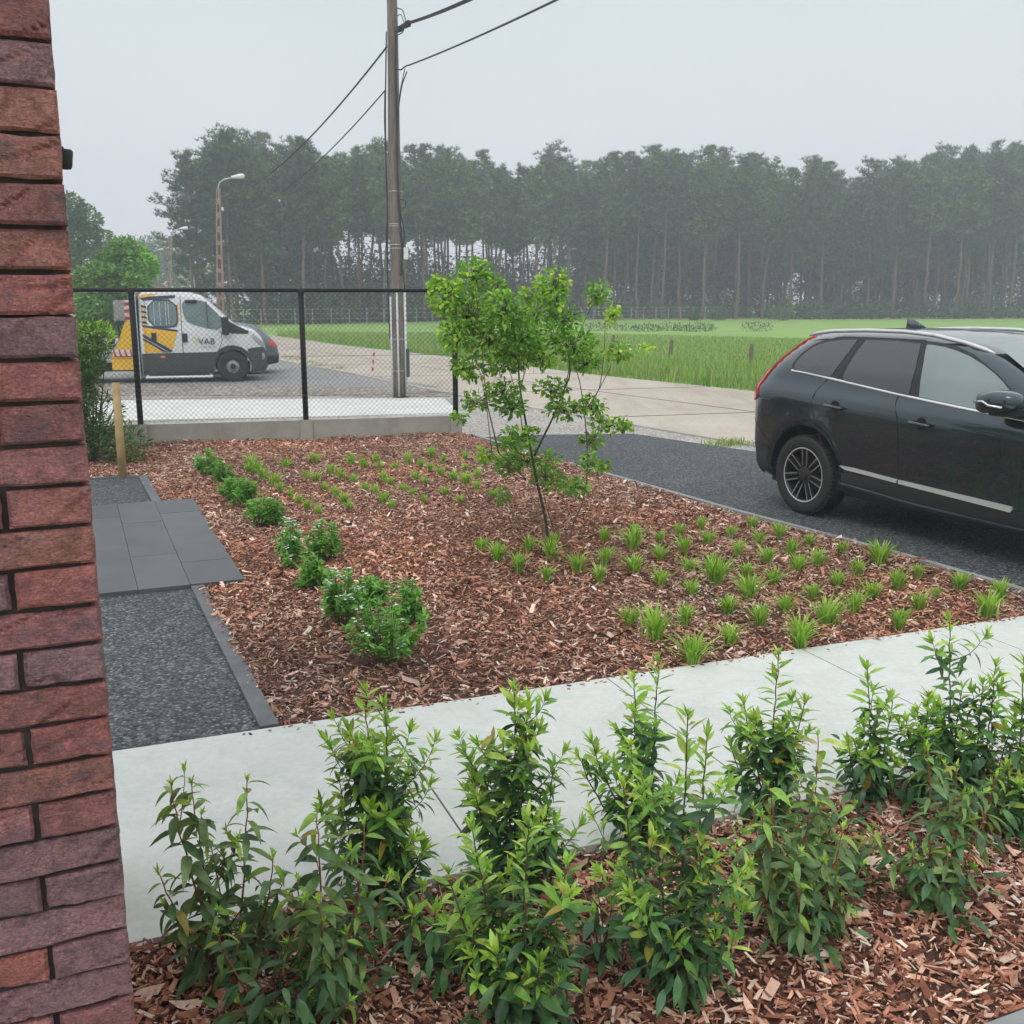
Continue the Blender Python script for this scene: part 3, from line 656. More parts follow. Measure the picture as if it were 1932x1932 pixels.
laurel(Vector((.03, 2.40, 0)), [(997, 1548, 0, 5), (891, 1564, .08, 4), (845, 1642, .0, 3), (1071, 1630, .05, 4), (1020, 1812, -.08, 3), (938, 1800, -.05, 3), (880, 1742, 0, 3)], 'up', 'broad bushy laurel at the bottom centre with yellow-green tips', 1.0)
laurel(g3(1225, 1612), [(1242, 1250, .05, 4), (1196, 1280, 0, 4), (1118, 1400, .03, 4), (1090, 1424, .05, 2), (1215, 1400, 0, 4)], 'up', 'tall laurel whose two thin tips rise above the path beside the broad laurel', 1.05)
laurel(g3(1269, 1895), [(1297, 1348, .1, 7), (1176, 1482, .0, 5), (1334, 1386, .06, 5), (1324, 1590, 0, 3), (1410, 1640, .0, 4), (1240, 1560, .05, 4)], 'up', 'large laurel with bare brown trunk base on the chips, centre right', 1.05, .074)
laurel(g3(1137, 1812), [(1155, 1706, 0, 0), (1120, 1725, 0, 0)], 'up', 'tiny low seedling laurel between two large laurels on the bark chips', .6)
laurel(g3(1464, 1556), [(1470, 1236, .03, 6), (1404, 1326, 0, 4), (1520, 1322, 0, 3), (1380, 1409, 0, 3), (1480, 1360, .02, 4)], 'up', 'tall dark laurel with a spiky crown halfway to the right picture edge', 1.1)
laurel(g3(1520, 1782), [(1544, 1385, .12, 3), (1449, 1480, .05, 2), (1532, 1488, 0, 3), (1420, 1525, 0, 3), (1437, 1535, -.05, 3), (1499, 1656, -.08, 3), (1416, 1648, -.05, 2), (1627, 1632, 0, 2), (1590, 1560, 0, 2)], 'droop', 'wide laurel with long red stems and hanging leaves standing on open chips', 1.05)
laurel(g3(1636, 1520), [(1636, 1260, .0, 4), (1685, 1310, .05, 4), (1600, 1400, 0, 3), (1655, 1350, 0, 3)], 'up', 'forked laurel with two slim leafy leaders in front of the pale path', .95)
laurel(g3(1741, 1512), [(1751, 1314, 0, 5), (1710, 1360, 0, 4), (1770, 1390, .04, 3)], 'up', 'light green bushy laurel just left of the tallest right-hand laurel', 1.1)
laurel(g3(1800, 1492), [(1793, 1170, 0, 4), (1815, 1300, .04, 3), (1775, 1330, 0, 3)], 'up', 'tallest slim laurel on the right, its yellow tip overlapping the far bed')
laurel(g3(1850, 1496), [(1855, 1289, 0, 4), (1878, 1256, .04, 3), (1917, 1335, 0, 3), (1830, 1390, 0, 3)], 'up', 'laurel with several light tips next to the right edge of the picture')
laurel(g3(1756, 1728), [(1751, 1410, .08, 3), (1805, 1442, .1, 2), (1863, 1525, .03, 2), (1652, 1562, .05, 2), (1789, 1606, -.03, 2), (1816, 1508, .05, 2), (1720, 1600, 0, 2)], 'droop', 'red-stemmed laurel with hanging leaves low on the right over bark chips', 1.0)
laurel(g3(1930, 1580), [(1932, 1250, .1, 4), (1900, 1446, 0, 3), (1945, 1400, 0, 4), (1915, 1500, 0, 3)], 'up', 'laurel cut off by the right edge of the picture')

for gx_, gy_, hh_ in [(.42, 2.62, .34), (-.22, 2.62, .3), (1.02, 3.05, .36), (1.62, 3.35, .3)]:
    p_ = Vector((gx_, gy_, 0)); lf_ = [(966 + 1932 * (gx_ + dx) / (gy_ * .979 + .3), 0) for dx in (0,)]
    def px_(dx, z): d_ = gy_ * math.cos(PITCH) - (z - EYE) * math.sin(PITCH); return (966 + 1932 * (gx_ + dx) / d_, 966 - 1932 * (gy_ * math.sin(PITCH) + (z - EYE) * math.cos(PITCH)) / d_)
    laurel(p_, [(*px_(-.1, hh_), .03, 2), (*px_(.09, hh_ * .85), -.03, 2), (*px_(.0, hh_ * .65), .05, 1), (*px_(.16, hh_ * .5), 0, 1)], 'droop' if gx_ > 1 else 'up',
        {.42: 'low filler laurel between the broad laurel and the one with the bare trunk', -.22: 'low laurel filling the gap right of the tall leftmost upright laurel', 1.02: 'low laurel in the gap behind the wide red-stemmed laurel', 1.62: 'short laurel low in the gap left of the right-hand red-stemmed laurel'}[gx_], .8)
# ------------------------------------------------------------------ grass tufts in the main bed
TC = np.array([(.27, .50, .07), (.33, .56, .085), (.21, .42, .06), (.44, .60, .15), (.40, .54, .13)])
protos = []
for kx in range(7):
    n = 80; V_ = MB(); a = rng.uniform(0, 6.28, n); rr = np.abs(rng.normal(0, .012, n)); P = np.stack([np.cos(a) * rr, np.sin(a) * rr, np.full(n, -.005)], 1)
    h = rng.uniform(.55, 1.0, n) * .13; out = np.abs(rng.normal(.042, .03, n)); aa = a + rng.normal(0, .5, n)
    D = np.stack([np.cos(aa), np.sin(aa)], 1); Sx = np.stack([-np.sin(aa), np.cos(aa), np.zeros(n)], 1)
    V = np.zeros((n, 7, 3)); wd = rng.uniform(.0022, .0040, n)
    for i, s in enumerate((0, .4, .75)):
        c0 = P.copy(); c0[:, :2] += D * (out * s * s)[:, None]; c0[:, 2] += h * s * (1 - .12 * s); V[:, 2 * i] = c0 - Sx * wd[:, None]; V[:, 2 * i + 1] = c0 + Sx * wd[:, None]
    c0 = P.copy(); c0[:, :2] += D * out[:, None] * 1.15; c0[:, 2] += h * .9; V[:, 6] = c0
    q = np.arange(n)[:, None] * 7; F4 = np.vstack([q + np.array([[0, 1, 3, 2]]), q + np.array([[2, 3, 5, 4]])]); F3 = q + np.array([[4, 5, 6]])
    cc = TC[rng.integers(0, 5, n)] * rng.uniform(.75, 1.2, (n, 1)); V_.add(V.reshape(-1, 3), [F4, F3], np.vstack([cc, cc])); V_.c[-1] = cc
    o = V_.build('grass_tuft', M['grass']); protos.append(o)
T1 = [(105,170,45),(160,205,60),(230,240,70),(265,175,50),(340,200,70),(345,150,50),(325,270,55),(430,240,60),(505,275,60),(520,215,50),(522,138,50),(618,110,40),(617,165,60),(620,250,66),(705,145,45),(708,205,50),(710,290,50),(790,182,55),(772,120,35),(805,245,55),(813,325,65),(605,425,65),(693,475,92),(790,420,85),(815,555,92),(848,95,40),(868,148,45),(890,220,45),(895,285,75),(945,122,38),(935,385,75),(942,488,75),(970,190,50),(1000,262,50),(1005,335,75),(1018,95,42),(1037,150,50),(1042,425,85),(1070,218,55),(1090,285,55),(1110,128,50),(1130,385,85),(1148,185,45),(1168,245,65),(1175,495,90),(1210,155,40),(1222,333,65),(1240,225,50),(1265,425,85),(1300,292,65),(1322,180,50),(1360,382,70),(1370,252,50),(1420,333,60),(1445,218,70),(1508,303,75),(1512,432,75),(1575,262,45),(1578,372,60),(1635,330,38),(1715,298,55),(1808,393,85),(1850,330,60)]
T2 = [(975,325),(1030,385),(1140,335),(1110,440),(1165,470),(1205,500),(1280,305),(1235,380),(1280,400),(1330,440),(1375,465),(1455,315),(1405,385),(1465,405),(1450,530),(1420,500),(1515,330),(1575,305),(1520,445),(1570,460),(1610,395),(1665,340),(1640,415),(1610,500),(1650,525),(1245,525),(1295,555),(1080,410),(960,350),(1590,335),(1360,360),(1000,355)]
T3 = [(45,1290),(180,1255),(250,1285),(375,1270),(378,1335),(235,1360),(90,1390),(145,1415),(310,1395),(380,1410),(450,1370),(440,1450),(260,1475),(20,1455),(70,1480),(135,1515),(345,1520),(120,1310),(175,1330),(480,1300),(530,1490)]
k_ = 1932 / 2048
near = [((900 + x / 1.683) * k_, (1000 + y / 1.683) * k_, h / 1.683 * k_) for x, y, h in T1]
far = [((100 + x / 2.415) * k_, (800 + y / 2.415) * k_, 20) for x, y in T2] + [((800 + x / 2.884) * k_, (480 + y / 2.884) * k_, 20) for x, y in T3]
used = set()
def put_tufts(lst, bands, words, group):
    rows = {}
    for u, v, h in lst:
        b = sum(v > t for t in bands); rows.setdefault(b, []).append((u, v, h))
    for b, L in rows.items():
        L.sort()
        for i, (u, v, h) in enumerate(L):
            pi = int(rng.integers(0, 7)); o = protos[pi]
            if pi in used: o = protos[pi].copy(); C.objects.link(o)
            used.add(pi)
            p = gd(u, v, .015); sc = h / (1932 / (p.y * .979 + .38)) / .125 * rng.uniform(1.2, 1.4); sc = min(max(sc * rng.uniform(.8, 1.15), .7), 1.9)
            o.location = p; o.rotation_euler = (0, 0, rng.uniform(0, 6.28)); o.scale = (sc * rng.uniform(.9, 1.15), sc * rng.uniform(.9, 1.15), sc)
            tag(o, words[b] % ordw(i), 'grass tuft', group)
put_tufts(near, [1030, 1065, 1100, 1150], ['small sedge tuft, %s from left in the back row by the dark drive', 'green sedge tuft, %s from left in the second row down from the drive',
    'green sedge tuft, %s from left in the middle row of the right bed', 'full sedge tuft, %s from left in the second row above the path', 'large bright sedge tuft, %s from left in the row nearest the path'], 'sedge tufts in the right part of the mulch bed')
put_tufts(far, [895, 920, 945], ['tiny far sedge tuft, %s from left in the row nearest the fence', 'tiny far sedge tuft, %s from left in the second row from the fence',
    'small sedge tuft, %s from left in the third row from the fence', 'small sedge tuft, %s from left in the fourth row from the fence'], 'sedge tufts in the far part of the mulch bed')
for i, o in enumerate(protos):
    if i not in used: bpy.data.objects.remove(o)

# ------------------------------------------------------------------ low flowering shrubs in a row
def low_shrub(u, v, hpx, wpx, flowers, label, young=.35):
    p = gd(u, v, .01); sc = (p.y * .979 + .38) / 1932; Hh, Ww = hpx * sc, wpx * sc / 2
    root = empty('flowering_shrub', p); tag(root, label, 'shrub', 'row of low evergreen shrubs along the left of the mulch bed')
    st, lf, fl = MB(), MB(), MB(); Hh *= 1.2; Ww *= 1.25; ns_ = int(19 + 24 * Ww / .2)
    for i in range(ns_):
        a = rng.uniform(0, 6.28); rr = math.sqrt(rng.uniform(0, 1)); tip = np.array([math.cos(a) * rr * Ww * rng.uniform(.7, 1.3), math.sin(a) * rr * Ww * rng.uniform(.7, 1.3), Hh * (1 - .4 * rr ** 2) * rng.uniform(.35, 1.12)])
        p0 = np.array([math.cos(a) * .02, math.sin(a) * .02, 0]); path = bez(p0, tip * [.75, .75, .45], tip, 6); st.tube(path, np.linspace(.003, .0015, 6), 4, (.11, .12, .05))
        isy = rng.uniform() < young
        for q0 in (path[-1], path[-2], path[-3]):
            k = 9; ph = rng.uniform(0, 6.28, k); Rd = np.stack([np.cos(ph), np.sin(ph), rng.normal(.4, .5, k)], 1); Ls = rng.uniform(.03, .06, k)
            V, F4, m_ = leaves(np.tile(q0, (k, 1)) + rng.normal(0, .006, (k, 3)), Rd, np.tile([0, 0, 1.], (k, 1)) + rng.normal(0, .3, (k, 3)), Ls, Ls * .36, rng.uniform(0, .5, k), .2, 3)
            base_ = (YNG if (isy and q0 is path[-1]) else MIDG); cc = base_[rng.integers(0, 3, k)] * rng.uniform(.7, 1.2, (k, 1)); 
            cc = cc * 1.15 + (0 if isy else DARK[rng.integers(0, 4, k)] * .4)
            lf.add(V, F4, np.repeat(cc, m_, 0))
        if flowers and rng.uniform() < flowers:
            for j in range(7):
                c0 = path[-1] + rng.normal(0, .012, 3) + [0, 0, .012]; k = 5; ph = np.arange(k) * 1.257; Rd = np.stack([np.cos(ph), np.sin(ph), np.full(k, .35)], 1); Ls = np.full(k, .011)
                V, F4, m_ = leaves(np.tile(c0, (k, 1)), Rd, np.tile([0, 0, 1.], (k, 1)), Ls, Ls * .7, np.full(k, .1), .1, 2); fl.add(V, F4)
    st.build('stem', M['stem'], root); lf.build('foliage', M['leaf_soft'], root, True)
    if fl.V: fl.build('blossom', M['petal'], root)
D4 = lambda x, y: ((100 + x / 2.415) * k_, (800 + y / 2.415) * k_)
for x, y, h, w, f_, yg, lb in [(765, 365, 100, 95, .15, .3, 'farthest low shrub of the row, with a few pale blossoms, near the fence'), (835, 400, 95, 85, 0, .8, 'bright yellow-green low shrub, second from the fence end of the row'),
    (885, 485, 95, 100, .1, .3, 'low shrub in the row, third from the fence end, left of a brighter one'), (955, 520, 125, 105, 0, .6, 'leafy low shrub in the row, fourth from the fence end'),
    (1010, 615, 130, 120, 0, .25, 'dark green low shrub in the row beside the far end of the paving tiles'), (1085, 610, 110, 80, .05, .25, 'small low shrub right beside the dark green one of the row'),
    (1150, 815, 190, 130, .75, .1, 'white-flowering low shrub facing the middle of the paving tiles'), (1335, 775, 160, 140, .15, .8, 'low shrub with a bright yellow-green top right of the white-flowering one'),
    (1258, 915, 140, 120, 0, .45, 'rounded low shrub just in front of the white-flowering one'), (1410, 1085, 230, 140, .7, .1, 'white-flowering shrub, second nearest to the footpath'),
    (1550, 1010, 150, 110, .1, .5, 'low shrub standing behind the nearest white-flowering one'), (1625, 1270, 300, 250, .12, .35, 'largest low shrub of the row, nearest to the footpath'),
    (1745, 1090, 200, 110, 0, .7, 'thin low shrub with light tips at the right end of the row')]:
    u, v = D4(x, y); low_shrub(u, v, h / 2.415 * k_, w / 2.415 * k_, f_, lb, yg)

# ------------------------------------------------------------------ multi-stemmed young tree in the bed
tb = gd(1042, 1026, .0); TY = tb.y
D5 = lambda x, y: ((800 + x / 2.884) * k_, (480 + y / 2.884) * k_)
tree = empty('multi_stem_tree', tb); tag(tree, 'young multi-stemmed tree with fresh oval leaves in the middle of the bark bed', 'tree')
def t5(x, y, dy=0): return np.array(at(*D5(x, y), TY + dy)) - np.array(tb)
stems = [([(860, 1745), (835, 1580), (790, 1400), (760, 1240), (720, 1020), (690, 850), (672, 560), (600, 330)], .014, 0, (.035, .045, .03)), ([(850, 1730), (815, 1600), (765, 1490), (725, 1380)], .007, .1, (.22, .19, .14)),
    ([(775, 1245), (830, 1130), (880, 1030), (940, 880), (990, 765), (940, 500), (890, 290)], .010, .12, (.05, .045, .04)), ([(925, 1775), (880, 1650), (845, 1540), (815, 1400)], .007, -.1, (.16, .08, .06)),
    ([(965, 1815), (985, 1690), (1000, 1630), (1050, 1530), (1078, 1400), (1082, 1200), (1065, 1000), (1040, 830), (1015, 740), (960, 600)], .008, .15, (.15, .10, .08)),
    ([(1065, 985), (1110, 930), (1155, 850), (1178, 650), (1185, 450)], .006, .2, (.2, .09, .07)), ([(1150, 860), (1220, 720), (1290, 640)], .004, .15, (.2, .12, .08)),
    ([(1000, 1630), (960, 1540), (925, 1465), (880, 1400)], .005, .05, (.15, .10, .08)), ([(570, 1230), (530, 1060), (505, 960), (485, 790), (470, 580), (430, 250)], .007, -.25, (.14, .09, .06)),
    ([(725, 1380), (640, 1290), (570, 1230)], .006, -.12, (.14, .09, .06)), ([(720, 1180), (700, 1050), (690, 950), (640, 780), (590, 620)], .006, .2, (.16, .10, .06)), ([(530, 1220), (515, 1100), (498, 950), (470, 780), (330, 400)], .005, -.35, (.16, .10, .06)),
    ([(725, 1385), (620, 1330), (530, 1225)], .005, -.2, (.14, .09, .06)), ([(940, 900), (1020, 560), (1130, 330)], .005, .3, (.12, .09, .05)), ([(690, 880), (760, 600), (740, 420)], .005, -.1, (.12, .10, .05)), ([(1075, 1200), (1150, 1090), (1290, 1060)], .004, .0, (.12, .10, .05)), ([(505, 960), (420, 920), (350, 930)], .004, -.3, (.12, .10, .05)), ([(1080, 1300), (1130, 1320), (1180, 1320)], .003, 0, (.12, .10, .05))]
sm = MB()
for pts_, r0, dy, col in stems:
    n = len(pts_); P = np.array([t5(x, y, dy * (i / (n - 1)) if pts_[0][1] > 1300 else dy) for i, (x, y) in enumerate(pts_)])
    if pts_[0][1] > 1700: P[0][2] = -.02
    tt = np.linspace(0, n - 1, n * 4); P2 = np.stack([np.interp(tt, range(n), P[:, i]) for i in range(3)], 1)
    for _ in range(2): P2[1:-1] = (P2[:-2] + 2 * P2[1:-1] + P2[2:]) / 4
    sm.tube(P2, np.linspace(r0, r0 * .4, len(P2)), 6, col)
BL = [(430,200,110,95,.3),(270,320,100,110,.8),(400,430,150,130,.4),(600,400,115,110,.2),(330,550,95,90,.6),(520,560,130,110,.3),(700,520,115,115,.0),(880,260,95,85,.6),(900,340,70,50,.3),(1150,310,65,65,.2),(940,450,110,70,.1),(1225,420,40,50,1),(760,600,80,90,.3),(1000,600,120,80,.1),(1260,640,90,45,.5),(1080,700,100,70,.1),(600,720,140,55,.2),(420,740,75,55,.2),(600,850,100,65,.1),(440,920,90,45,.3),(640,950,80,55,.0),(880,870,100,55,.3),(950,980,110,60,.3),(1100,950,85,55,.3),(1200,1050,110,45,.3),(700,1100,110,55,.2),(640,1160,80,38,.1),(750,1290,190,55,.1),(620,1330,80,55,.0),(580,1480,38,38,.0),(860,1380,110,55,.1),(1000,1390,90,45,.0),(1180,1320,45,45,.7),(1110,1180,75,45,.2),(1080,1270,40,55,.3),(780,430,70,70,.6),(820,690,80,50,.5),(560,270,60,60,.4),(200,240,30,30,1),(1390,610,25,15,1),(740,320,60,40,.9),(500,1240,50,40,.9),(370,720,60,40,.3),(350,1010,40,30,.2),(1300,1070,40,25,.5),(880,540,60,60,.2),(660,640,90,70,.1)]
TL = [np.array([(.18, .38, .06), (.23, .44, .065), (.13, .30, .055)]), np.array([(.42, .62, .09), (.52, .66, .10), (.34, .56, .08)])]
lm, tw = MB(), MB()
for x, y, rx, ry, yg in BL:
    c0 = t5(x, y, 0); mpp = (TY * .979 + .38) / 1932; ax_, az_ = rx / 2.884 * k_ * mpp, ry / 2.884 * k_ * mpp
    dyc = rng.uniform(-.3, .3); rx *= 1.3; ry *= 1.3; k = int((rx * ry / 70 + 14) * 1.1); d = rng.normal(0, 1, (k, 3)); d /= np.linalg.norm(d, axis=1)[:, None]; d *= rng.uniform(.25, 1.08, (k, 1)) ** .6
    Pp = c0 + np.stack([d[:, 0] * ax_, dyc + d[:, 1] * (ax_ + az_) / 2, d[:, 2] * az_], 1)
    out = d.copy(); out[:, 2] *= .5; out += rng.normal(0, .5, (k, 3)); Ls = rng.uniform(.036, .058, k)
    V, F4, m_ = leaves(Pp, out, np.tile([0, 0, 1.], (k, 1)) + rng.normal(0, .55, (k, 3)), Ls, Ls * rng.uniform(.5, .62, k), rng.uniform(0, .6, k), .2, 4)
    isy = (rng.uniform(0, 1, k) < yg * .75)[:, None]; cc = np.where(isy, TL[1][rng.integers(0, 3, k)], TL[0][rng.integers(0, 3, k)]) * rng.uniform(.75, 1.3, (k, 1))
    lm.add(V, F4, np.repeat(cc, m_, 0))
    for j in range(0, k, 6):
        lm.tube([c0 + [0, dyc, 0] - [0, 0, az_ * .5], (c0 + [0, dyc, 0] + Pp[j]) / 2, Pp[j]], .0016, 4, (.12, .10, .05))
sm.build('trunk', M['stem'], tree, True); lm.build('crown', M['leaf_soft'], tree, True)

# ------------------------------------------------------------------ chain-link fence
FL = [Vector((-4.89, 13.44, 0)), Vector((-2.82, 13.98, 0)), Vector((-.80, 14.52, 0))]
fd = (FL[2] - FL[0]).normalized(); FL = [FL[0] - fd * 2.14, *FL]; fstart = FL[0] - fd * .9; fn = Vector((-fd.y, fd.x, 0))
fence = empty('chain_link_fence', FL[1]); tag(fence, 'black chain-link fence on concrete base panels between the bark bed and the lot', 'fence')
def loc(v): return Vector(v) - FL[1]
for p in FL:
    q = loc(p); m_ = MB(); top = 2.0
    m_.tube([(q.x, q.y, .28), (q.x, q.y, top)], .038, 12); m_.lathe([(.044, -.03), (.044, .02), (.02, .045), (0, .05)], 12, 'z', (q.x, q.y, top)); m_.build('post', M['black_metal'], fence, True)
m_ = MB(); m_.tube([loc(fstart) + Vector((0, 0, 2.02)), loc(FL[-1] + fd * .03) + Vector((0, 0, 2.02))], .027, 10); m_.build('top_rail', M['black_metal'], fence, True)
m_ = MB()
for a, b in zip([fstart] + FL[:-1], FL):
    a, b = loc(a) + fd * (.085 if a != loc(fstart) else 0), loc(b) - fd * .085; n2 = fn * .022
    m_ = MB(); m_.prism([a + n2, a - n2, b - n2, b + n2], -.1, .285); m_.build('base_panel', M['fence_concrete'], fence)
for p in FL:
    q = loc(p); n2 = fn * .05; a, b = q - fd * .083, q + fd * .083; m_ = MB(); m_.prism([a + n2, a - n2, b - n2, b + n2], -.1, .292 if p is not FL[-1] else .31); m_.build('base_post', M['fence_concrete'], fence)
m_ = MB(); n3 = -fn * .036
def wire(a, b, r):
    a, b = Vector(a), Vector(b); d = (b - a).normalized(); s = Vector((-d.z * fd.x, -d.z * fd.y, (d.x * fd.x + d.y * fd.y))) * r; t_ = fn * r
    m_.add([a + s, a - s * .5 + t_, a - s * .5 - t_, b + s, b - s * .5 + t_, b - s * .5 - t_], np.array([[0, 1, 4, 3], [1, 2, 5, 4], [2, 0, 3, 5]]))
z0, z1 = .31, 2.0
for a, b in zip([fstart] + FL[:-1], FL):
    a, b = loc(a) + n3, loc(b) + n3; L = (b - a).length; hh = z1 - z0; st_ = .066
    for sgn in (1, -1):
        s = -hh
        while s < L:
            x0, x1 = max(s, 0), min(s + hh, L)
            if x1 > x0:
                za, zb = z0 + (x0 - s), z0 + (x1 - s)
                if sgn < 0: za, zb = z1 + z0 - za, z1 + z0 - zb
                pa, pb = a + fd * x0, a + fd * x1; pa.z, pb.z = za, zb; wire(pa, pb, .0021)
            s += st_
    for zz in (.33, .62, 1.15, 1.62, 1.97):
        pa, pb = a.copy(), b.copy(); pa.z = pb.z = zz; wire(pa + n3 * .1, pb + n3 * .1, .0024)
m_.build('mesh', M['wire'], fence)

# wooden stake and the shrub behind it
sk = MB(); p = gd(232, 902); sk.tube([(0, 0, -.05), (.0, 0, .5), (.0, .01, 1.03)], [.044, .043, .04], 14); 
stake = sk.build('wooden_stake', mat('stake_wood', (.42, .29, .13), .75, .25, 7, bmp=.4, bs_=40), None, True, p); tag(stake, 'round pale wooden stake standing upright beside the dark gravel strip', 'stake')

def cloud(blobs, n, Lr, cols, mt, wr=.45, name='foliage', parent=None, flat=.5, shell=.55, segs=2, up=.3):
    """leaf cloud: blobs (x,y,z,rx,ry,rz); n leaves spread through the crown volume"""
    B = np.array(blobs, float); vol = (B[:, 3] * B[:, 4] * B[:, 5]) ** .75; idx = rng.choice(len(B), n, p=vol / vol.sum())
    d = rng.normal(0, 1, (n, 3)); d /= np.linalg.norm(d, axis=1)[:, None]; r = rng.uniform(0, 1, n) ** (1 / 3); r = shell + (1 - shell) * r; r = np.where(rng.uniform(0, 1, n) < .25, rng.uniform(.2, 1.12, n), r)
    P = B[idx, :3] + d * B[idx, 3:] * r[:, None]
    o_ = d * .7 + rng.normal(0, .6, (n, 3)); o_[:, 2] = o_[:, 2] * flat + up
    L = rng.uniform(Lr * .6, Lr * 1.25, n); V, F4, m_ = leaves(P, o_, rng.normal(0, .6, (n, 3)) + [0, 0, 1], L, L * wr, rng.uniform(0, .6, n), .2, segs)
    cb = rng.uniform(.75, 1.25, len(B))[idx][:, None]
    cc = cols[rng.integers(0, len(cols), n)] * rng.uniform(.75, 1.25, (n, 1)) * cb
    mb = MB(); mb.add(V, F4, np.repeat(cc, m_, 0)); return mb.build(name, mt, parent)

p = Vector((-5.0, 12.1, 0)); root = empty('bamboo_shrub', p); tag(root, 'tall narrow willowy-leaved shrub between the brick wall and the fence, behind the stake', 'shrub')
bl = [(rng.normal(-.06, .2), rng.normal(0, .2), z, .24, .24, .24) for z in np.linspace(.12, 1.45, 16)] + [(-.25, 0, 1.5, .22, .2, .16), (.12, 0, 1.45, .2, .2, .2)  , (-.45, 0, .9, .22, .2, .3), (-.5, 0, .4, .22, .2, .3)]
cloud(bl, 10500, .095, np.array([(.08, .17, .06), (.11, .22, .07), (.15, .28, .08), (.06, .13, .05)]), M['leaf_soft'], .2, 'foliage', root)
cloud([(-.2, 0, 1.5, .25, .2, .14), (.15, 0, 1.48, .2, .2, .16), (-.05, 0, 1.3, .35, .25, .1), (-.3, 0, 1.15, .25, .2, .2)], 1000, .085, YNG, M['leaf_soft'], .22, 'young_foliage', root, up=.9)
m_ = MB()
for i in range(16):
    a = rng.uniform(0, 6.28); m_.tube([(math.cos(a) * .04, math.sin(a) * .04, 0), (rng.normal(0, .15), rng.normal(0, .12), .7), (rng.normal(-.05, .2), rng.normal(0, .2), rng.uniform(1, 1.5))], [.01, .008, .004], 5, (.1, .08, .05))
m_.build('stem', M['stem'], root)

# ------------------------------------------------------------------ utility pole, street lamps, overhead cables
m, t, b, o = nodes('pole_wood'); p = pos(t, True)
mp = N(t, 'ShaderNodeMapping'); mp.inputs['Scale'].default_value = (9, 9, .5); t.links.new(p, mp.inputs['Vector'])
c = ramp(t, noise(t, 5, 8, .7, mp.outputs[0]), [(.3, (.07, .055, .045)), (.5, (.19, .16, .135)), (.7, (.29, .26, .23))])
t.links.new(c, b.inputs['Base Color']); b.inputs['Roughness'].default_value = .9; bump(t, noise(t, 8, 8, .7, mp.outputs[0]), .8, .02, b); M['pole'] = m
UP = Vector((-2.24, 20.55, 0)); up = empty('utility_pole', UP); tag(up, 'tall weathered wooden utility pole with cables strapped to it behind the fence', 'utility pole')
m_ = MB(); zz = np.linspace(0, 9.2, 24); m_.tube([(0.012 * math.sin(z * 1.1), 0, z) for z in zz], np.interp(zz, [0, 2, 6, 9.2], [.155, .14, .105, .085]), 20); m_.build('pole', M['pole'], up, True)
def cab(parent, pts, r=.012, n=6, name='cable', mt='cable', k=6):
    P = np.array(pts, float); tt = np.linspace(0, len(P) - 1, (len(P) - 1) * k + 1); Q = np.stack([np.interp(tt, range(len(P)), P[:, i]) for i in range(3)], 1)
    for _ in range(3): Q[1:-1] = (Q[:-2] + 2 * Q[1:-1] + Q[2:]) / 4
    mb = MB(); mb.tube(Q, r, n); return mb.build(name, M[mt], parent, True)
def pf_(u, v): q = at(u, v, UP.y - .16) - UP; return (q.x, q.y, q.z)
cab(up, [pf_(729, 60), pf_(727, 200), pf_(728, 300), pf_(731, 400), pf_(731, 520), pf_(736, 640)], .014)
cab(up, [pf_(726, 170), pf_(725, 230), pf_(729, 320), pf_(732, 410), pf_(728, 440), pf_(732, 540)], .010)
cab(up, [pf_(747, 60), pf_(746, 140), pf_(749, 220), pf_(750, 330), pf_(753, 400), pf_(760, 470), pf_(756, 520)], .022)
cab(up, [pf_(768, 135), pf_(758, 160), pf_(751, 210), pf_(750, 300), pf_(754, 395), pf_(764, 440), pf_(758, 500), pf_(764, 545)], .012)
cab(up, [pf_(764, 130), pf_(754, 175), pf_(750, 235)], .009)
cab(up, [pf_(748, 15), pf_(760, 18), pf_(766, 40), pf_(760, 62), pf_(750, 66)], .010)
cab(up, [pf_(750, 30), pf_(757, 26), pf_(763, 45), pf_(755, 58), pf_(748, 50)], .008)
cab(up, [pf_(755, 376), pf_(765, 378), pf_(766, 390), pf_(758, 395)], .009)
for v in (360, 422, 426, 461, 468, 640, 700):
    z_ = pf_(748, v)[2]; r_ = np.interp(z_, [0, 2, 6, 9.2], [.155, .14, .105, .085]) + .012
    mb = MB(); mb.lathe([(r_, -.008), (r_ + .006, 0), (r_, .008)], 20, 'z', (0, 0, z_)); mb.build('band', M['galv'], up, True)
for u, v0, w in ((737, 560, .03), (749, 545, .035), (763, 552, .045)):
    q = pf_(u, v0); mb = MB(); y_ = -.2 if u != 763 else -.12; mb.tube([(q[0], y_, .02), (q[0] * 1.0, y_, q[2])], w * .55, 10); mb.build('cable_duct', M['white_pipe'], up, True)
mb = MB(); q = pf_(766, 478); mb.box((q[0], q[1], q[2]), (.085, .06, .22)); mb.build('junction_box', M['white_pipe'], up)
mb = MB()
for i in range(9):
    u_, v_ = 752 + i * 2.6, 56 - i * 1.6; q = pf_(u_, v_); mb.box(q, (.05, .08, .06 + rng.uniform(0, .05)), rng.uniform(0, 1)); 
mb.tube([pf_(745, 58), pf_(752, 60)], .018, 6); mb.build('cable_clamp', M['cable'], up)
mb = MB(); mb.tube([pf_(745, 130), pf_(756, 132), pf_(768, 123)], .014, 6); mb.build('bracket', M['cable'], up)
mb = MB(); q = pf_(771, 685); mb.box((q[0] - .02, q[1] + .05, q[2]), (.06, .1, .55)); mb.build('meter_box', mat('blue_plastic', (.03, .055, .07), .5), up)

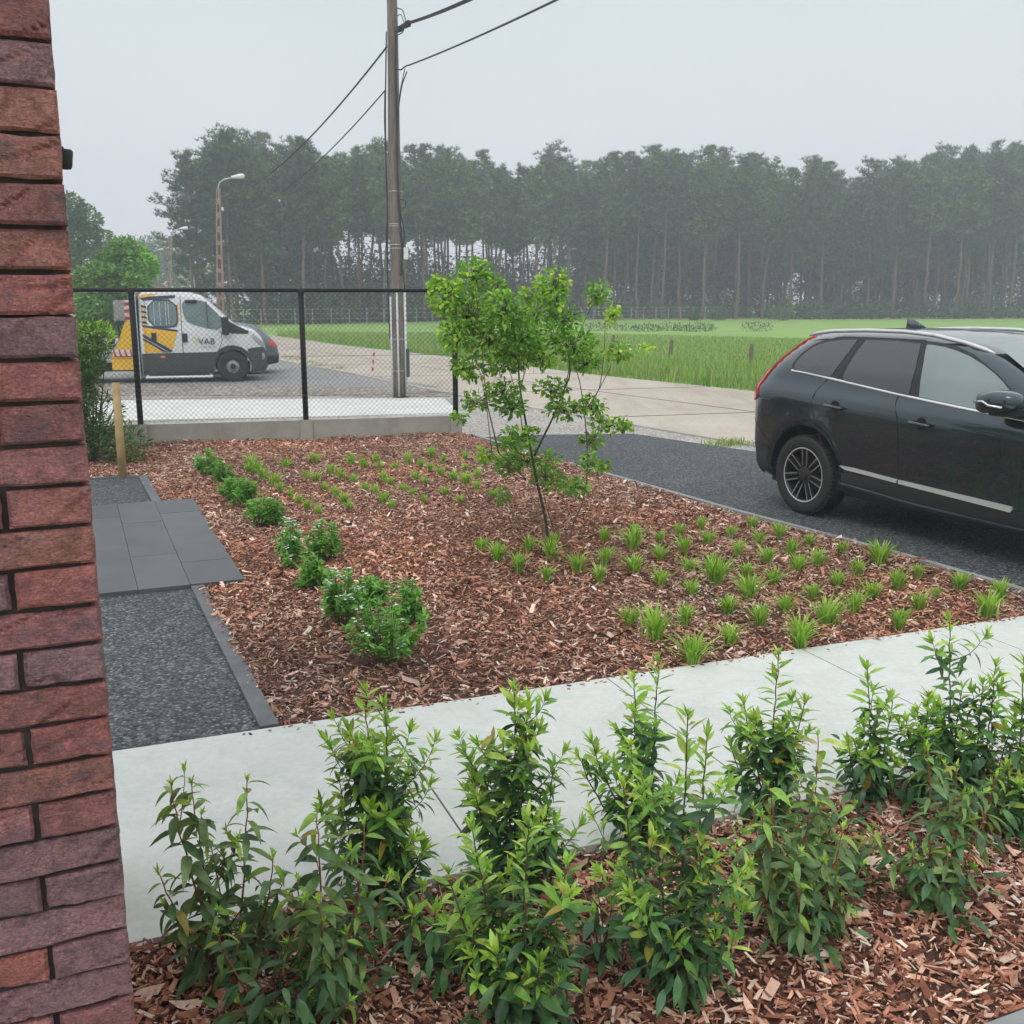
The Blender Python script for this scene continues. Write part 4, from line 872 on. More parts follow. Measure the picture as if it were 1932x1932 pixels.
def overhead(a, b, sag, r, label, twist=False):
    a, b = Vector(a), Vector(b); n = 60; pts = []
    for i in range(n + 1):
        s = i / n; q = a.lerp(b, s); q.z -= sag * 4 * s * (1 - s); pts.append(q)
    mb = MB()
    if twist:
        m2 = 420; Q = np.array([tuple(q) for q in pts]); tt = np.linspace(0, n, m2); Q = np.stack([np.interp(tt, range(n + 1), Q[:, i]) for i in range(3)], 1)
        for ph in (0, 2.09, 4.19):
            an = np.arange(m2) * .9 + ph; W2 = Q.copy(); W2[:, 2] += np.cos(an) * r * .75; W2[:, 1] += np.sin(an) * r * .75; mb.tube(W2, r * .62, 4)
    else: mb.tube(pts, r, 6)
    return tag(mb.build('overhead_cable', M['cable'], None, True), label, 'cable')
L1 = Vector((-11.5, 41, 0)); h1 = 6.75; L2 = Vector((-20.5, 62, 0)); h2 = 5.9; L3 = Vector((-30.7, 88, 0)); h3 = 6.2
wA = UP + Vector(pf_(772, 43)); wB = UP + Vector(pf_(769, 124))
overhead(wA, at(1075, -95, 9.5), .05, .022, 'thick twisted overhead cable leaving the top of the wooden pole towards the upper right', True)
overhead(wB, at(1290, -120, 9.5), .05, .014, 'thin overhead cable rising to the upper right from the bracket on the wooden pole')
overhead(UP + Vector(pf_(730, 88)), at(418, 373, L1.y), .55, .019, 'upper sagging cable from the wooden pole to the nearest street lamp', True)
overhead(UP + Vector(pf_(727, 170)), at(427, 404, L1.y), .55, .013, 'lower sagging cable from the wooden pole to the nearest street lamp')
overhead(at(413, 393, L1.y), at(328, 447, L2.y), .75, .014, 'upper cable hanging between the nearest and second street lamps')
overhead(at(418, 440, L1.y), at(333, 470, L2.y), .5, .012, 'lower cable hanging between the nearest and second street lamps')
overhead(at(324, 455, L2.y), at(297, 496, L3.y), .45, .014, 'faint cable between the second and the farthest street lamp')
lattice = mat('lamp_post_concrete', (.30, .21, .17), .85, .2, 4)
def street_lamp(P, topu, topv, headu, hgt_r, label, arm=1.4, style=0):
    top = at(topu, topv, P.y) - P; root = empty('street_lamp', P); tag(root, label, 'street lamp', 'street lamps along the road')
    mb = MB(); s0, s1 = .16 * hgt_r, .075 * hgt_r; zt = top.z - .25
    off = top.x
    for sx in (-1, 1):                                     # two chords with ladder openings
        V = []
        for z, s in ((0, s0), (zt, s1)):
            cx = off * z / zt; 
            for dx, dy in ((sx * s, -s * .6), (sx * s * .55, -s * .6), (sx * s * .55, s * .6), (sx * s, s * .6)): V.append((cx + dx, dy, z))
        F = [(0, 1, 5, 4), (1, 2, 6, 5), (2, 3, 7, 6), (3, 0, 4, 7), (4, 5, 6, 7), (3, 2, 1, 0)]; mb.add(V, np.array(F))
    z = .4; 
    while z < zt:
        s = s0 + (s1 - s0) * z / zt; mb.box((off * z / zt, 0, z), (s * 1.2, s * 1.0, .16 + .06 * (z > zt * .7))); z += .52
    mb.build('post', lattice, root)
    mb = MB(); d = 1
    mb.tube([(off, 0, zt - .5), (off, 0, zt + .05), (off + .07, -.02, zt + .22), (off + .25, -.05, zt + .33), (off + arm * .62, -.1, zt + .4)], .03, 8); mb.build('arm', M['galv'], root, True)
    mb = MB(); x0, x1 = off + arm * .55, off + arm * 1.05; zc = zt + .42
    mb.tube([(x0, -.1, zc - .01), (x0 + .12, -.1, zc), (x0 + .3, -.1, zc + .02), (x1 - .05, -.1, zc + .03), (x1, -.1, zc + .03)], [.045, .06, .09, .09, .06], 12); mb.build('lamp_head', M['lamp_glass'], root, True)
    mb = MB(); mb.box((off + .12, 0, zt - .75), (.08, .08, .12)); mb.build('insulator', M['white_pipe'], root)
street_lamp(L1, 411, 343, 457, 1.0, 'nearest street lamp, on a brown concrete post above the tow truck', 1.0)
street_lamp(L2, 322, 437, 340, .9, 'second street lamp down the road, left of the nearest one, half as tall in view', 1.0)
street_lamp(L3, 287, 475, 300, .9, 'farthest faint street lamp head over the green tree', .95)

# ------------------------------------------------------------------ vehicles: bodies from a side outline and a half-width function
def ipl(poly, x): xs_, ys_ = zip(*poly); return np.interp(x, xs_, ys_)
def resample(poly, step, closed=True):
    out = []; n = len(poly)
    for i in range(n if closed else n - 1):
        a, b = np.array(poly[i], float), np.array(poly[(i + 1) % n], float); k = max(1, int(np.linalg.norm(b - a) / step))
        for j in range(k): out.append(tuple(a + (b - a) * j / k))
    if not closed: out.append(tuple(poly[-1]))
    return out
def smooth_poly(p, it=1, closed=True):
    p = [np.array(q, float) for q in p]
    for _ in range(it):
        q = []
        n = len(p)
        for i in range(n if closed else n - 1):
            a, b = p[i], p[(i + 1) % n]; q += [a * .75 + b * .25, a * .25 + b * .75]
        if not closed: q = [p[0]] + q + [p[-1]]
        p = q
    return [tuple(a) for a in p]
def cdt(poly, step, holes=()):
    P = np.array(poly); (x0, y0), (x1, y1) = P.min(0), P.max(0)
    gx, gy = np.meshgrid(np.arange(x0 + step / 2, x1, step), np.arange(y0 + step / 2, y1, step)); q = np.stack([gx.ravel(), gy.ravel()], 1); q = q[inside(poly, q)]
    if len(q):
        dmin = np.full(len(q), 9.); n = len(P)
        for i in range(n):
            a, b = P[i], P[(i + 1) % n]; ab = b - a; t_ = np.clip(((q - a) @ ab) / (ab @ ab + 1e-12), 0, 1); dmin = np.minimum(dmin, np.linalg.norm(q - a - t_[:, None] * ab, axis=1))
        q = q[dmin > step * .35]
    r = delaunay_2d_cdt([Vector(p) for p in poly] + [Vector(p) for p in q], [], [list(range(len(poly)))], 1, 1e-5)
    return np.array([tuple(v) for v in r[0]]), np.array([f for f in r[2] if len(f) == 3])
def dist_poly(P, q):
    P = np.array(P); d = np.full(len(q), 9.); n = len(P)
    for i in range(n):
        a, b = P[i], P[(i + 1) % n]; ab = b - a; t_ = np.clip(((q - a) @ ab) / (ab @ ab + 1e-12), 0, 1); d = np.minimum(d, np.linalg.norm(q - a - t_[:, None] * ab, axis=1))
    return d
class Body:
    def __init__(s, outline, hw, bevel=.04, step=.05): s.o = resample(outline, step); s.hw0 = hw; s.bv = bevel; s.step = step
    def hw(s, x, z):
        x, z = np.atleast_1d(np.asarray(x, float)), np.atleast_1d(np.asarray(z, float)); h = s.hw0(x, z); d = dist_poly(s.o, np.stack([x, z], 1)); r = s.bv
        return h - np.where(d < r, r - np.sqrt(np.maximum(r * r - (r - d) ** 2, 0)), 0)
    def build(s, name, mt, parent, crown=.03):
        V2, T = cdt(s.o, s.step); h = np.maximum(s.hw(V2[:, 0], V2[:, 1]), .01); mb = MB(); n = len(V2)
        Vr = np.stack([V2[:, 0], -h, V2[:, 1]], 1); Vl = Vr * [1, -1, 1]
        m_ = len(s.o); O = np.array(s.o); ho = np.maximum(s.hw(O[:, 0], O[:, 1]), .01); K = 9; V = [Vr, Vl]; rows = [np.arange(m_)]
        idx = 2 * n
        nx = np.roll(O, -1, 0) - np.roll(O, 1, 0); 
        upw = np.clip((nx[:, 0] * (1 if poly_area(O) < 0 else -1)) / (np.linalg.norm(nx, axis=1) + 1e-9), 0, 1)   # outward normal z component
        for k in range(1, K):
            t_ = -1 + 2 * k / K; yy = t_ * ho; z = O[:, 1] + crown * upw * (1 - t_ ** 2); V.append(np.stack([O[:, 0], yy, z], 1)); rows.append(np.arange(m_) + idx); idx += m_
        rows.append(np.arange(m_) + n)
        mb.add(np.vstack(V), [T, T[:, ::-1] + n])
        F = []
        for a, b in zip(rows, rows[1:]): F.append(np.stack([a, b, np.roll(b, -1), np.roll(a, -1)], 1))
        mb.F.append(np.vstack(F)); mb.c.append(np.ones((len(mb.F[-1]), 3)))
        o = mb.build(name, mt, parent, True); fix_normals(o); return o
    def surf(s, V2, off, side):
        x, z = V2[:, 0], V2[:, 1]; e = .012; h = s.hw0(x, z); gx = (s.hw0(x + e, z) - s.hw0(x - e, z)) / (2 * e); gz = (s.hw0(x, z + e) - s.hw0(x, z - e)) / (2 * e)
        n = np.stack([-np.clip(gx, -6, 6), np.ones(len(x)), -np.clip(gz, -3, 3)], 1); n /= np.linalg.norm(n, axis=1)[:, None]
        return np.stack([x, s.hw(x, z), z], 1) * [1, side, 1] + n * [1, side, 1] * off
    def patch(s, name, poly, mt, parent, off=.004, step=.05, side=-1, thick=.0, sm=True):
        V2, T = cdt(resample(poly, step), step); V = s.surf(V2, off, side); mb = MB(); mb.add(V, T)
        if thick:
            ol = resample(poly, step); P = np.array(ol); m_ = len(P); A = s.surf(P, off, side); B = s.surf(P, off - thick, side)
            i = np.arange(m_); mb.add(np.vstack([A, B]), np.stack([i, i + m_, np.roll(i, -1) + m_, np.roll(i, -1)], 1))
        o = mb.build(name, mt, parent, sm); fix_normals(o) if False else None; return o
    def line(s, name, pts, w, mt, parent, off=.003, side=-1, step=.04):
        P = np.array(resample(pts, step, False)); d = np.gradient(P, axis=0); d /= np.linalg.norm(d, axis=1)[:, None] + 1e-9; nn_ = np.stack([-d[:, 1], d[:, 0]], 1) * w / 2
        A, B = P + nn_, P - nn_; ha, hb_, hm = s.hw(A[:, 0], A[:, 1]), s.hw(B[:, 0], B[:, 1]), s.hw(P[:, 0], P[:, 1])
        mb = MB(); m_ = len(P); V = np.vstack([np.stack([A[:, 0], side * (ha + off * .3), A[:, 1]], 1), np.stack([P[:, 0], side * (hm + off), P[:, 1]], 1), np.stack([B[:, 0], side * (hb_ + off * .3), B[:, 1]], 1)])
        i = np.arange(m_ - 1); mb.add(V, np.vstack([np.stack([i, i + 1, i + 1 + m_, i + m_], 1), np.stack([i + m_, i + 1 + m_, i + 1 + 2 * m_, i + 2 * m_], 1)])); return mb.build(name, mt, parent, True)
def poly_area(P): x, y = P[:, 0], P[:, 1]; return .5 * np.sum(x * np.roll(y, -1) - np.roll(x, -1) * y)
def fix_normals(o):
    b = bmesh.new(); b.from_mesh(o.data); bmesh.ops.recalc_face_normals(b, faces=b.faces); b.to_mesh(o.data); b.free()
def arc(cx, cz, r, a0, a1, n=14): return [(cx + r * math.cos(R(a0 + (a1 - a0) * i / n)), cz + r * math.sin(R(a0 + (a1 - a0) * i / n))) for i in range(n + 1)]
def tyre_prof(r, w, ri):
    return [(ri, -w * .42), (ri + .02, -w * .47), (r * .9, -w * .5), (r * .955, -w * .46), (r * .985, -w * .38), (r, -w * .25), (r, w * .25), (r * .985, w * .38), (r * .955, w * .46), (r * .9, w * .5), (ri + .02, w * .47), (ri, w * .42)]
def wheel(parent, x, y, r, w, ri, style, side=-1, label=None):
    """side -1: outer face towards -Y"""
    root = empty('wheel', (x, y, r)); root.parent = parent
    mb = MB(); mb.lathe(tyre_prof(r, w, ri), 56)
    for k in range(64):          # tread blocks on the shoulders
        a = 2 * math.pi * k / 64
        for sy in (-.36, .36):
            mb.box(((r * .993) * math.cos(a), sy * w, (r * .993) * math.sin(a)), (.012, .018 * 1.6, r * .055), M=Matrix.Rotation(-a, 4, 'Y'))
    mb.build('tyre', M['rubber'], root, True)
    yo = side * w * .40
    mb = MB(); mb.lathe([(ri + .004, yo + side * .008), (ri - .008, yo + side * .010), (ri - .018, yo), (ri - .022, yo - side * .03), (ri - .03, -yo * .5), (ri - .06, -yo * .6), (.0, -yo * .6)], 48); mb.build('rim', M['rim'], root, True)
    if style == 'spoke':
        sp, sv = MB(), MB()
        for k in range(7):
            a = 2 * math.pi * k / 7 + math.pi / 2
            for s in (-1, 1):
                Mx = Matrix.Rotation(-a, 4, 'Y')
                def T_(p): q = Mx @ Vector(p); return (q.x, q.y, q.z)
                r0, r1 = .055, ri - .012
                V = [T_((r0, yo - side * .012, s * .008)), T_((r1, yo + side * .004, s * .014)), T_((r1, yo + side * .004, s * .040)), T_((r0, yo - side * .012, s * .030)),
                     T_((r0, yo - side * .045, s * .008)), T_((r1, yo - side * .035, s * .010)), T_((r1, yo - side * .035, s * .043)), T_((r0, yo - side * .045, s * .034))]
                sp.add(V, np.array([[0, 1, 2, 3], [0, 4, 5, 1], [2, 6, 7, 3], [1, 5, 6, 2], [3, 7, 4, 0]]))
                V = [T_((.085, yo - side * .006, s * .0215)), T_((r1, yo + side * .0065, s * .027)), T_((r1, yo + side * .0065, s * .038)), T_((.085, yo - side * .006, s * .029))]
                sv.add(V, np.array([[0, 1, 2, 3]]))
        sp.lathe([(0, yo + side * .004), (.03, yo + side * .004), (.034, yo - side * .004), (.075, yo - side * .012), (.08, yo - side * .04)], 24); sp.build('spokes', M['rim'], root)
        sv.build('spoke_trim', M['spoke'], root)
        mb = MB(); mb.lathe([(ri + .002, yo + side * .011), (ri - .006, yo + side * .0125), (ri - .009, yo + side * .010)], 48); mb.build('rim_lip', M['silver'], root, True)
        mb = MB(); mb.lathe([(.0, yo + side * .006), (.022, yo + side * .006), (.022, yo + side * .004)], 20); mb.build('hub_cap', M['trim'], root)
    else:
        mb = MB(); mb.lathe([(ri - .02, yo - side * .01), (ri * .75, yo - side * .035), (ri * .7, yo + side * .00), (ri * .45, yo + side * .006), (ri * .42, yo + side * .02), (0, yo + side * .022)], 32); mb.build('wheel_disc', M['grey_metal'] if style == 'truck' else M['silver'], root, True)
        mb = MB(); mb.lathe([(ri * .4, yo + side * .03), (ri * .33, yo + side * .035), (0, yo + side * .036)], 20); mb.build('hub_cap', M['trim'], root, True)
    return root

# ---- dark estate SUV on the gravel drive
AZC = 153; ca = R(AZC); fx, fy = math.sin(ca), math.cos(ca)
car = empty('parked_suv', (3.44, 9.50, .0), math.atan2(fy, fx)); tag(car, 'dark blue-grey estate SUV parked on the dark gravel drive, front end out of frame', 'car')
def xr(z): return ipl([(.2, -.84), (.35, -.90), (.6, -.955), (1.0, -.955), (1.12, -.945), (1.22, -.885), (1.38, -.71), (1.5, -.56), (1.58, -.44), (1.66, -.30)], z)
def hw_car(x, z):
    base = ipl([(.15, .80), (.22, .85), (.27, .90), (.40, .925), (.50, .92), (.62, .930), (.85, .944), (1.0, .946), (1.035, .942), (1.08, .910), (1.14, .880), (1.20, .864), (1.30, .835), (1.45, .765), (1.56, .70), (1.62, .63), (1.66, .56)], z - .06 * np.clip((1.0 - x) / 2, -.9, .8) * (z > .9) * np.clip((1.5 - z) / .3, 0, 1))
    t_ = np.clip((xr(z) + .62 - x) / .62, 0, 1); base = base * (1 - t_ ** 4) ** (1 / 3)
    tf = np.clip((x - 2.95) / .75, 0, 1); base = base * (1 - .9 * tf ** 3) ** .5
    gh = np.clip((z - 1.1) / .3, 0, 1) * np.clip((x - 1.3) / 1.1, 0, 1) * .06; flare = .012 * np.exp(-((np.hypot(x, z - .36) - .46) / .09) ** 2) * (z < .95)
    return base - gh + flare
ol = [(-.86, .30), (-.93, .40), (-.955, .60), (-.95, .80), (-.955, 1.0), (-.945, 1.12), (-.885, 1.22), (-.71, 1.38), (-.56, 1.49), (-.46, 1.55), (-.30, 1.585), (0, 1.61), (.5, 1.625), (1.0, 1.615), (1.4, 1.575), (1.68, 1.50), (2.0, 1.36), (2.38, 1.14),
      (2.75, 1.09), (3.2, 1.0), (3.5, .88), (3.62, .72), (3.66, .5), (3.6, .28), (3.2, .24)] + arc(2.774, .37, .435, -12, 192) + [(2.25, .24), (.55, .25)] + arc(0, .37, .435, -12, 192) + [(-.55, .28)]
cb = Body(smooth_poly(ol, 1), hw_car, .045, .055); cb.build('body', M['paint_car'], car, .035)
P_ = cb.patch
# lower cladding, sill
cb.patch('sill_cladding', [(.44, .45), (.40, .30), (.55, .255), (1.4, .245), (2.28, .245), (2.33, .33), (2.28, .42), (1.4, .46)], M['trim'], car, .008, .05)
cb.patch('rear_bumper_cladding', [(-.92, .56), (-.93, .40), (-.85, .31), (-.56, .29), (-.455, .37), (-.45, .50), (-.47, .56)], M['trim'], car, .006, .04)
cb.line('sill_moulding', [(.46, .345), (1.2, .30), (2.25, .275)], .045, M['paint_car'], car, .02)
strip_ = [(.44, .502), (.55, .475), (1.075, .455), (1.075, .485), (.6, .505)]
cb.patch('side_moulding', [(.43, .508), (.52, .478), (1.07, .452), (1.075, .482), (.6, .507)], M['silver'], car, .014, .04, thick=.014)
cb.patch('side_moulding', [(1.09, .482), (1.088, .45), (2.12, .405), (2.135, .425), (2.12, .448)], M['silver'], car, .014, .04, thick=.014)
# wheel arch lip
for cx in (0, 2.774):
    A_, B_ = arc(cx, .37, .437, 0, 180, 24), arc(cx, .37, .475, 180, 0, 24)
    cb.patch('arch_lip', A_ + B_, M['trim'] if False else M['paint_car'], car, .012, .03, thick=.03)
# windows
qw = smooth_poly([(-.27, 1.265), (-.27, 1.27), (-.28, 1.32), (-.25, 1.39), (-.16, 1.475), (-.06, 1.52), (.10, 1.55), (.32, 1.562), (.33, 1.56), (.29, 1.44), (.215, 1.265), (.20, 1.245), (.18, 1.24)], 1)
rw = [(.375, 1.222), (.345, 1.245), (.345, 1.30), (.375, 1.42), (.42, 1.56), (.75, 1.565), (1.01, 1.552), (1.065, 1.36), (1.08, 1.155)]
fw = smooth_poly([(1.185, 1.15), (1.18, 1.16), (1.13, 1.38), (1.07, 1.54), (1.08, 1.552), (1.31, 1.53), (1.57, 1.46), (1.83, 1.335), (2.0, 1.215), (2.05, 1.09), (2.03, 1.085), (1.6, 1.115)], 1)
cb.patch('window_surround', [(-.30, 1.255), (-.315, 1.34), (-.27, 1.42), (-.17, 1.505), (-.05, 1.55), (.10, 1.575), (.42, 1.585), (.8, 1.585), (1.15, 1.57), (1.34, 1.55), (1.54, 1.49), (1.80, 1.36), (2.05, 1.20), (2.16, 1.07), (1.6, 1.10), (.96, 1.15), (.2, 1.225)], M['trim'], car, .002, .04)
cb.patch('quarter_window', qw, M['glass_dark'], car, .006, .04, thick=.004); cb.patch('rear_window', rw, M['glass_dark'], car, .006, .04, thick=.004); cb.patch('front_window', fw, M['glass'], car, .006, .04, thick=.004)
cb.line('window_seal', [(.285, 1.235), (.30, 1.32), (.385, 1.58)], .03, M['trim'], car, .01)
cb.line('belt_trim', [(-.30, 1.27), (-.1, 1.258), (.2, 1.23), (.96, 1.155), (1.6, 1.105), (2.18, 1.065)], .02, M['chrome'], car, .012)
# gaps between the panels
gap = M['seam_dark'] = mat('panel_gap', (.006, .006, .007), .8)
cb.line('panel_gap', [(.18, 1.235), (.09, 1.13), (.07, 1.02), (.12, .88), (.2, .70), (.30, .54), (.41, .44)], .009, gap, car, .002)
cb.line('panel_gap', [(.985, 1.16), (.975, 1.10), (1.04, .98), (1.06, .80), (1.075, .46), (1.08, .30)], .009, gap, car, .002)
cb.line('panel_gap', [(2.19, 1.06), (2.18, .8), (2.17, .5), (2.20, .36), (2.1, .30)], .009, gap, car, .002)
cb.line('panel_gap', [(.42, .44), (.43, .37), (1.08, .325), (2.1, .29)], .008, gap, car, .01)
cb.line('panel_gap', [(-.80, .82), (-.62, .72), (-.5, .62)], .007, gap, car, .002)
cb.line('panel_gap', [(-.93, .60), (-.70, .585), (-.48, .57)], .007, gap, car, .002)
cb.line('fuel_flap', [(-.50 + .085 * math.cos(a), .93 + .085 * math.sin(a)) for a in np.linspace(0, 6.283, 25)], .005, gap, car, .002)
# tail lamp
cb.patch('tail_lamp', smooth_poly([(-.95, 1.0), (-.94, 1.12), (-.88, 1.22), (-.71, 1.375), (-.565, 1.50), (-.44, 1.56), (-.30, 1.58), (-.37, 1.53), (-.50, 1.42), (-.60, 1.28), (-.655, 1.18), (-.68, 1.10), (-.675, .965), (-.94, .965)], 1), M['red_lamp'], car, .012, .03, thick=.02)
# handles
for hx, hz_ in ((.36, 1.005), (1.28, .955)):
    y0 = -float(cb.hw(hx, hz_)[0]); hd = empty('door_handle', (hx, y0, hz_)); hd.parent = car
    q = MB(); q.lathe([(0, -.001), (.05, -.002), (.052, .001)], 20); q.build('recess', gap, hd)
    q = MB(); q.tube([(-.10, -.01, .008), (-.085, -.04, .006), (0, -.048, 0), (.085, -.04, -.006), (.10, -.01, -.008)], [.012, .014, .015, .014, .012], 10); q.build('grip', M['paint_car'], hd, True)
# roof rails, antenna, mirror
rp = [(-.30, 1.59), (-.2, 1.615), (0, 1.64), (.4, 1.655), (.8, 1.655), (1.1, 1.635), (1.4, 1.585), (1.58, 1.54), (1.66, 1.515)]
for sd2 in (-1, 1):
    q = MB(); pts_ = [(x, sd2 * (.665 - .02 * max(0, x - 1.2)), z - .012) for x, z in resample(rp, .12, False)]; q.tube(pts_, [.006] + [.017] * (len(pts_) - 2) + [.008], 8); q.build('roof_rail', M['silver'], car, True)
q = MB(); 
for s in (-1, 1): pass
Vf = [(-.13, -.02, 1.66), (-.13, .02, 1.66), (.10, .02, 1.665), (.10, -.02, 1.665), (-.14, -.005, 1.755), (-.14, .005, 1.755), (-.06, .008, 1.75), (-.06, -.008, 1.75)]
q.add(Vf, np.array([[0, 1, 2, 3], [4, 7, 6, 5], [0, 4, 5, 1], [1, 5, 6, 2], [2, 6, 7, 3], [3, 7, 4, 0]])); q.build('antenna_fin', M['paint_car'], car, True, (.35, 0, -.025))
mi = empty('door_mirror', (2.04, -.93, 1.155)); mi.parent = car
q = MB(); n_ = 16; V = []; prof = [(-.145, .0, .3), (-.14, .062, .75), (-.10, .09, 1.0), (0, .098, 1.05), (.09, .085, .95), (.14, .05, .7), (.155, .02, .3)]
prof = [(-.14, .03, .055), (-.135, .062, .07), (-.09, .078, .078), (0, .085, .082), (.09, .075, .075), (.145, .05, .055), (.165, .015, .02)]
for x, ry, rz in prof:
    for k in range(n_):
        a = 2 * math.pi * k / n_; cxx, czz = math.cos(a), math.sin(a); V.append((x, -.12 + ry * 1.35 * math.copysign(abs(cxx) ** .7, cxx), rz * math.copysign(abs(czz) ** .7, czz) + .045 - .015 * (x < 0)))
F = [(i * n_ + k, i * n_ + (k + 1) % n_, (i + 1) * n_ + (k + 1) % n_, (i + 1) * n_ + k) for i in range(6) for k in range(n_)]
q.add(V, [np.array(F), np.array([list(range(n_))]), np.array([[6 * n_ + k for k in range(n_)][::-1]])]); o = q.build('mirror_housing', M['paint_car'], mi, True); fix_normals(o)
q = MB(); q.tube([(-.13, -.225, .035), (-.05, -.24, .045), (.0, -.238, .02), (.1, -.225, .012)], .009, 6); q.build('turn_signal', M['chrome'], mi, True)
q = MB(); q.box((.02, -.04, -.035), (.16, .22, .045)); q.build('mirror_arm', M['trim'], mi)
for wx in (0, 2.774):
    for sy in (-1, 1): wheel(car, wx, sy * .825, .358, .235, .245, 'spoke', sy)
q = MB(); q.box((1.4, 0, .24), (4.0, 1.5, .06)); q.build('underbody', M['trim'], car)
# windscreen
q = MB(); pts_ = [(1.62, 1.555), (1.72, 1.505), (2.0, 1.365), (2.36, 1.155)]; rows_ = []
for x, z in pts_:
    w = float(cb.hw(x, z - .03)[0]) - .06; rows_.append([(x + .012, t_ * w, z + .012 + .035 * (1 - t_ ** 2)) for t_ in np.linspace(-1, 1, 9)])
V = [v for r_ in rows_ for v in r_]; F = [(i * 9 + k, i * 9 + k + 1, (i + 1) * 9 + k + 1, (i + 1) * 9 + k) for i in range(3) for k in range(8)]; q.add(V, np.array(F)); q.build('windscreen', M['glass'], car, True)

# ---- white and yellow tow truck beyond the fence
az = R(75); tr = empty('tow_truck', (-6.59 - 0.0, 24.34, -.0), math.atan2(math.cos(az), math.sin(az))); tag(tr, 'white and yellow recovery truck with crew cab parked on the lot behind the fence', 'truck')
YO = 1.0   # body centre lies one metre behind the near side plane
def hw_tr(x, z): return ipl([(.1, .93), (.3, .98), (.9, 1.0), (1.2, .985), (1.9, .86), (2.1, .80)], z) * (1 - .35 * np.clip((x - .35) / .5, 0, 1) ** 2.2)
to = [(-2.02, .17), (-2.02, 1.99), (-1.96, 2.05), (-1.5, 2.09), (-.9, 2.06), (-.62, 1.98), (-.46, 1.86), (-.2, 1.6), (.12, 1.30), (.35, 1.25), (.55, 1.18), (.70, 1.02), (.77, .85), (.80, .6), (.82, .32), (.74, .22), (.45, .2)] + arc(.01, .36, .40, -18, 192) + [(-.5, .17)]
tb_ = Body(to, hw_tr, .05, .06)
trb = empty('cab', (0, YO, 0)); trb.parent = tr
tb_.build('cab_shell', M['white_paint'], trb, .03)
pa = tb_.patch
pa('lower_cladding', [(-2.0, .68), (-2.0, .18), (-.44, .18), (-.385, .42), (-.30, .62), (-.18, .72), (-.1, .76), (-.1, .70), (-.33, .70)], M['grey_plastic'], trb, .008)
pa('bumper', [(.42, .22), (.74, .23), (.815, .33), (.79, .66), (.74, .80), (.5, .79), (.36, .76), (.42, .55), (.44, .4)], M['grey_plastic'], trb, .01)
pa('arch_lip', arc(.01, .36, .41, 5, 175, 20) + arc(.01, .36, .49, 175, 5, 20), M['grey_plastic'], trb, .014, thick=.03)
pa('yellow_panel', [(-1.95, 1.27), (-1.19, 1.19), (-1.22, 1.05), (-1.32, .76), (-1.93, 1.13)], M['yellow_paint'], trb, .006)
pa('yellow_panel', [(-1.95, .98), (-1.93, .70), (-1.52, .70), (-1.95, 1.0)], M['yellow_paint'], trb, .006)
pa('yellow_panel', [(-2.0, 2.0), (-1.55, 2.04), (-1.75, 1.97), (-2.0, 1.93)], M['yellow_paint'], trb, .006)
pa('yellow_panel', [(-1.17, 1.80), (-1.13, 1.80), (-1.14, 1.40), (-1.19, 1.36)], M['yellow_paint'], trb, .006)
pa('navy_stripe', [(-1.95, 1.13), (-1.32, .745), (-1.37, .69), (-1.95, 1.06)], M['navy'], trb, .008)
pa('navy_stripe', [(-1.95, 1.33), (-1.17, 1.21), (-1.19, 1.165), (-1.95, 1.28)], M['navy'], trb, .008)
pa('navy_stripe', [(-1.95, .99), (-1.50, .70), (-1.42, .70), (-1.95, 1.04)], M['navy'], trb, .009)
pa('navy_stripe', [(-1.98, 1.93), (-1.75, 1.97), (-1.2, 2.0), (-1.2, 1.93), (-1.9, 1.87)], M['navy'], trb, .008)
for z_ in (1.78, 1.66, 1.54, 1.42): pa('navy_stripe', [(-1.96, z_), (-1.84, z_ - .03), (-1.84, z_ - .08), (-1.96, z_ - .05)], M['navy'], trb, .008); pa('yellow_panel', [(-1.96, z_ - .055), (-1.85, z_ - .082), (-1.85, z_ - .115), (-1.96, z_ - .09)], M['yellow_paint'], trb, .007)
glt = mat('truck_glass', (.11, .17, .18), .04, .3, 3, spec=.9)
pa('window_surround', smooth_poly([(-1.82, 1.90), (-1.17, 1.90), (-1.15, 1.34), (-1.27, 1.25), (-1.82, 1.28)], 1), M['navy'], trb, .010)
w1 = pa('crew_window', smooth_poly([(-1.79, 1.87), (-1.2, 1.87), (-1.18, 1.39), (-1.28, 1.285), (-1.79, 1.31)], 1), glt, trb, .014, thick=.01)
w2 = pa('door_window', smooth_poly([(-1.06, 1.88), (-.8, 1.89), (-.56, 1.87), (-.38, 1.69), (-.20, 1.50), (-.20, 1.19), (-.6, 1.26), (-.92, 1.36), (-1.04, 1.52)], 1), glt, trb, .014, thick=.01)
tb_.line('window_divider', [(-.52, 1.86), (-.50, 1.24)], .035, M['trim'], trb, .024)
for x_ in (-1.68, -1.55, -1.42, -1.36): tb_.line('window_bar', [(x_, 1.84), (x_, 1.33)], .022, M['white_pipe'], trb, .020)
pa('quarter_panel', [(-.22, 1.52), (.12, 1.315), (.42, 1.17), (.38, 1.11), (.05, 1.12), (-.19, 1.17)], M['trim'], trb, .012)
gl = M['seam_dark']
tb_.line('panel_gap', [(-1.09, 1.98), (-1.09, .2)], .015, gl, trb, .010); tb_.line('panel_gap', [(-1.88, 1.95), (-1.90, .7), (-1.86, .2)], .012, gl, trb, .010); tb_.line('panel_gap', [(-.22, 1.2), (-.20, .95), (-.3, .72)], .012, gl, trb, .004)
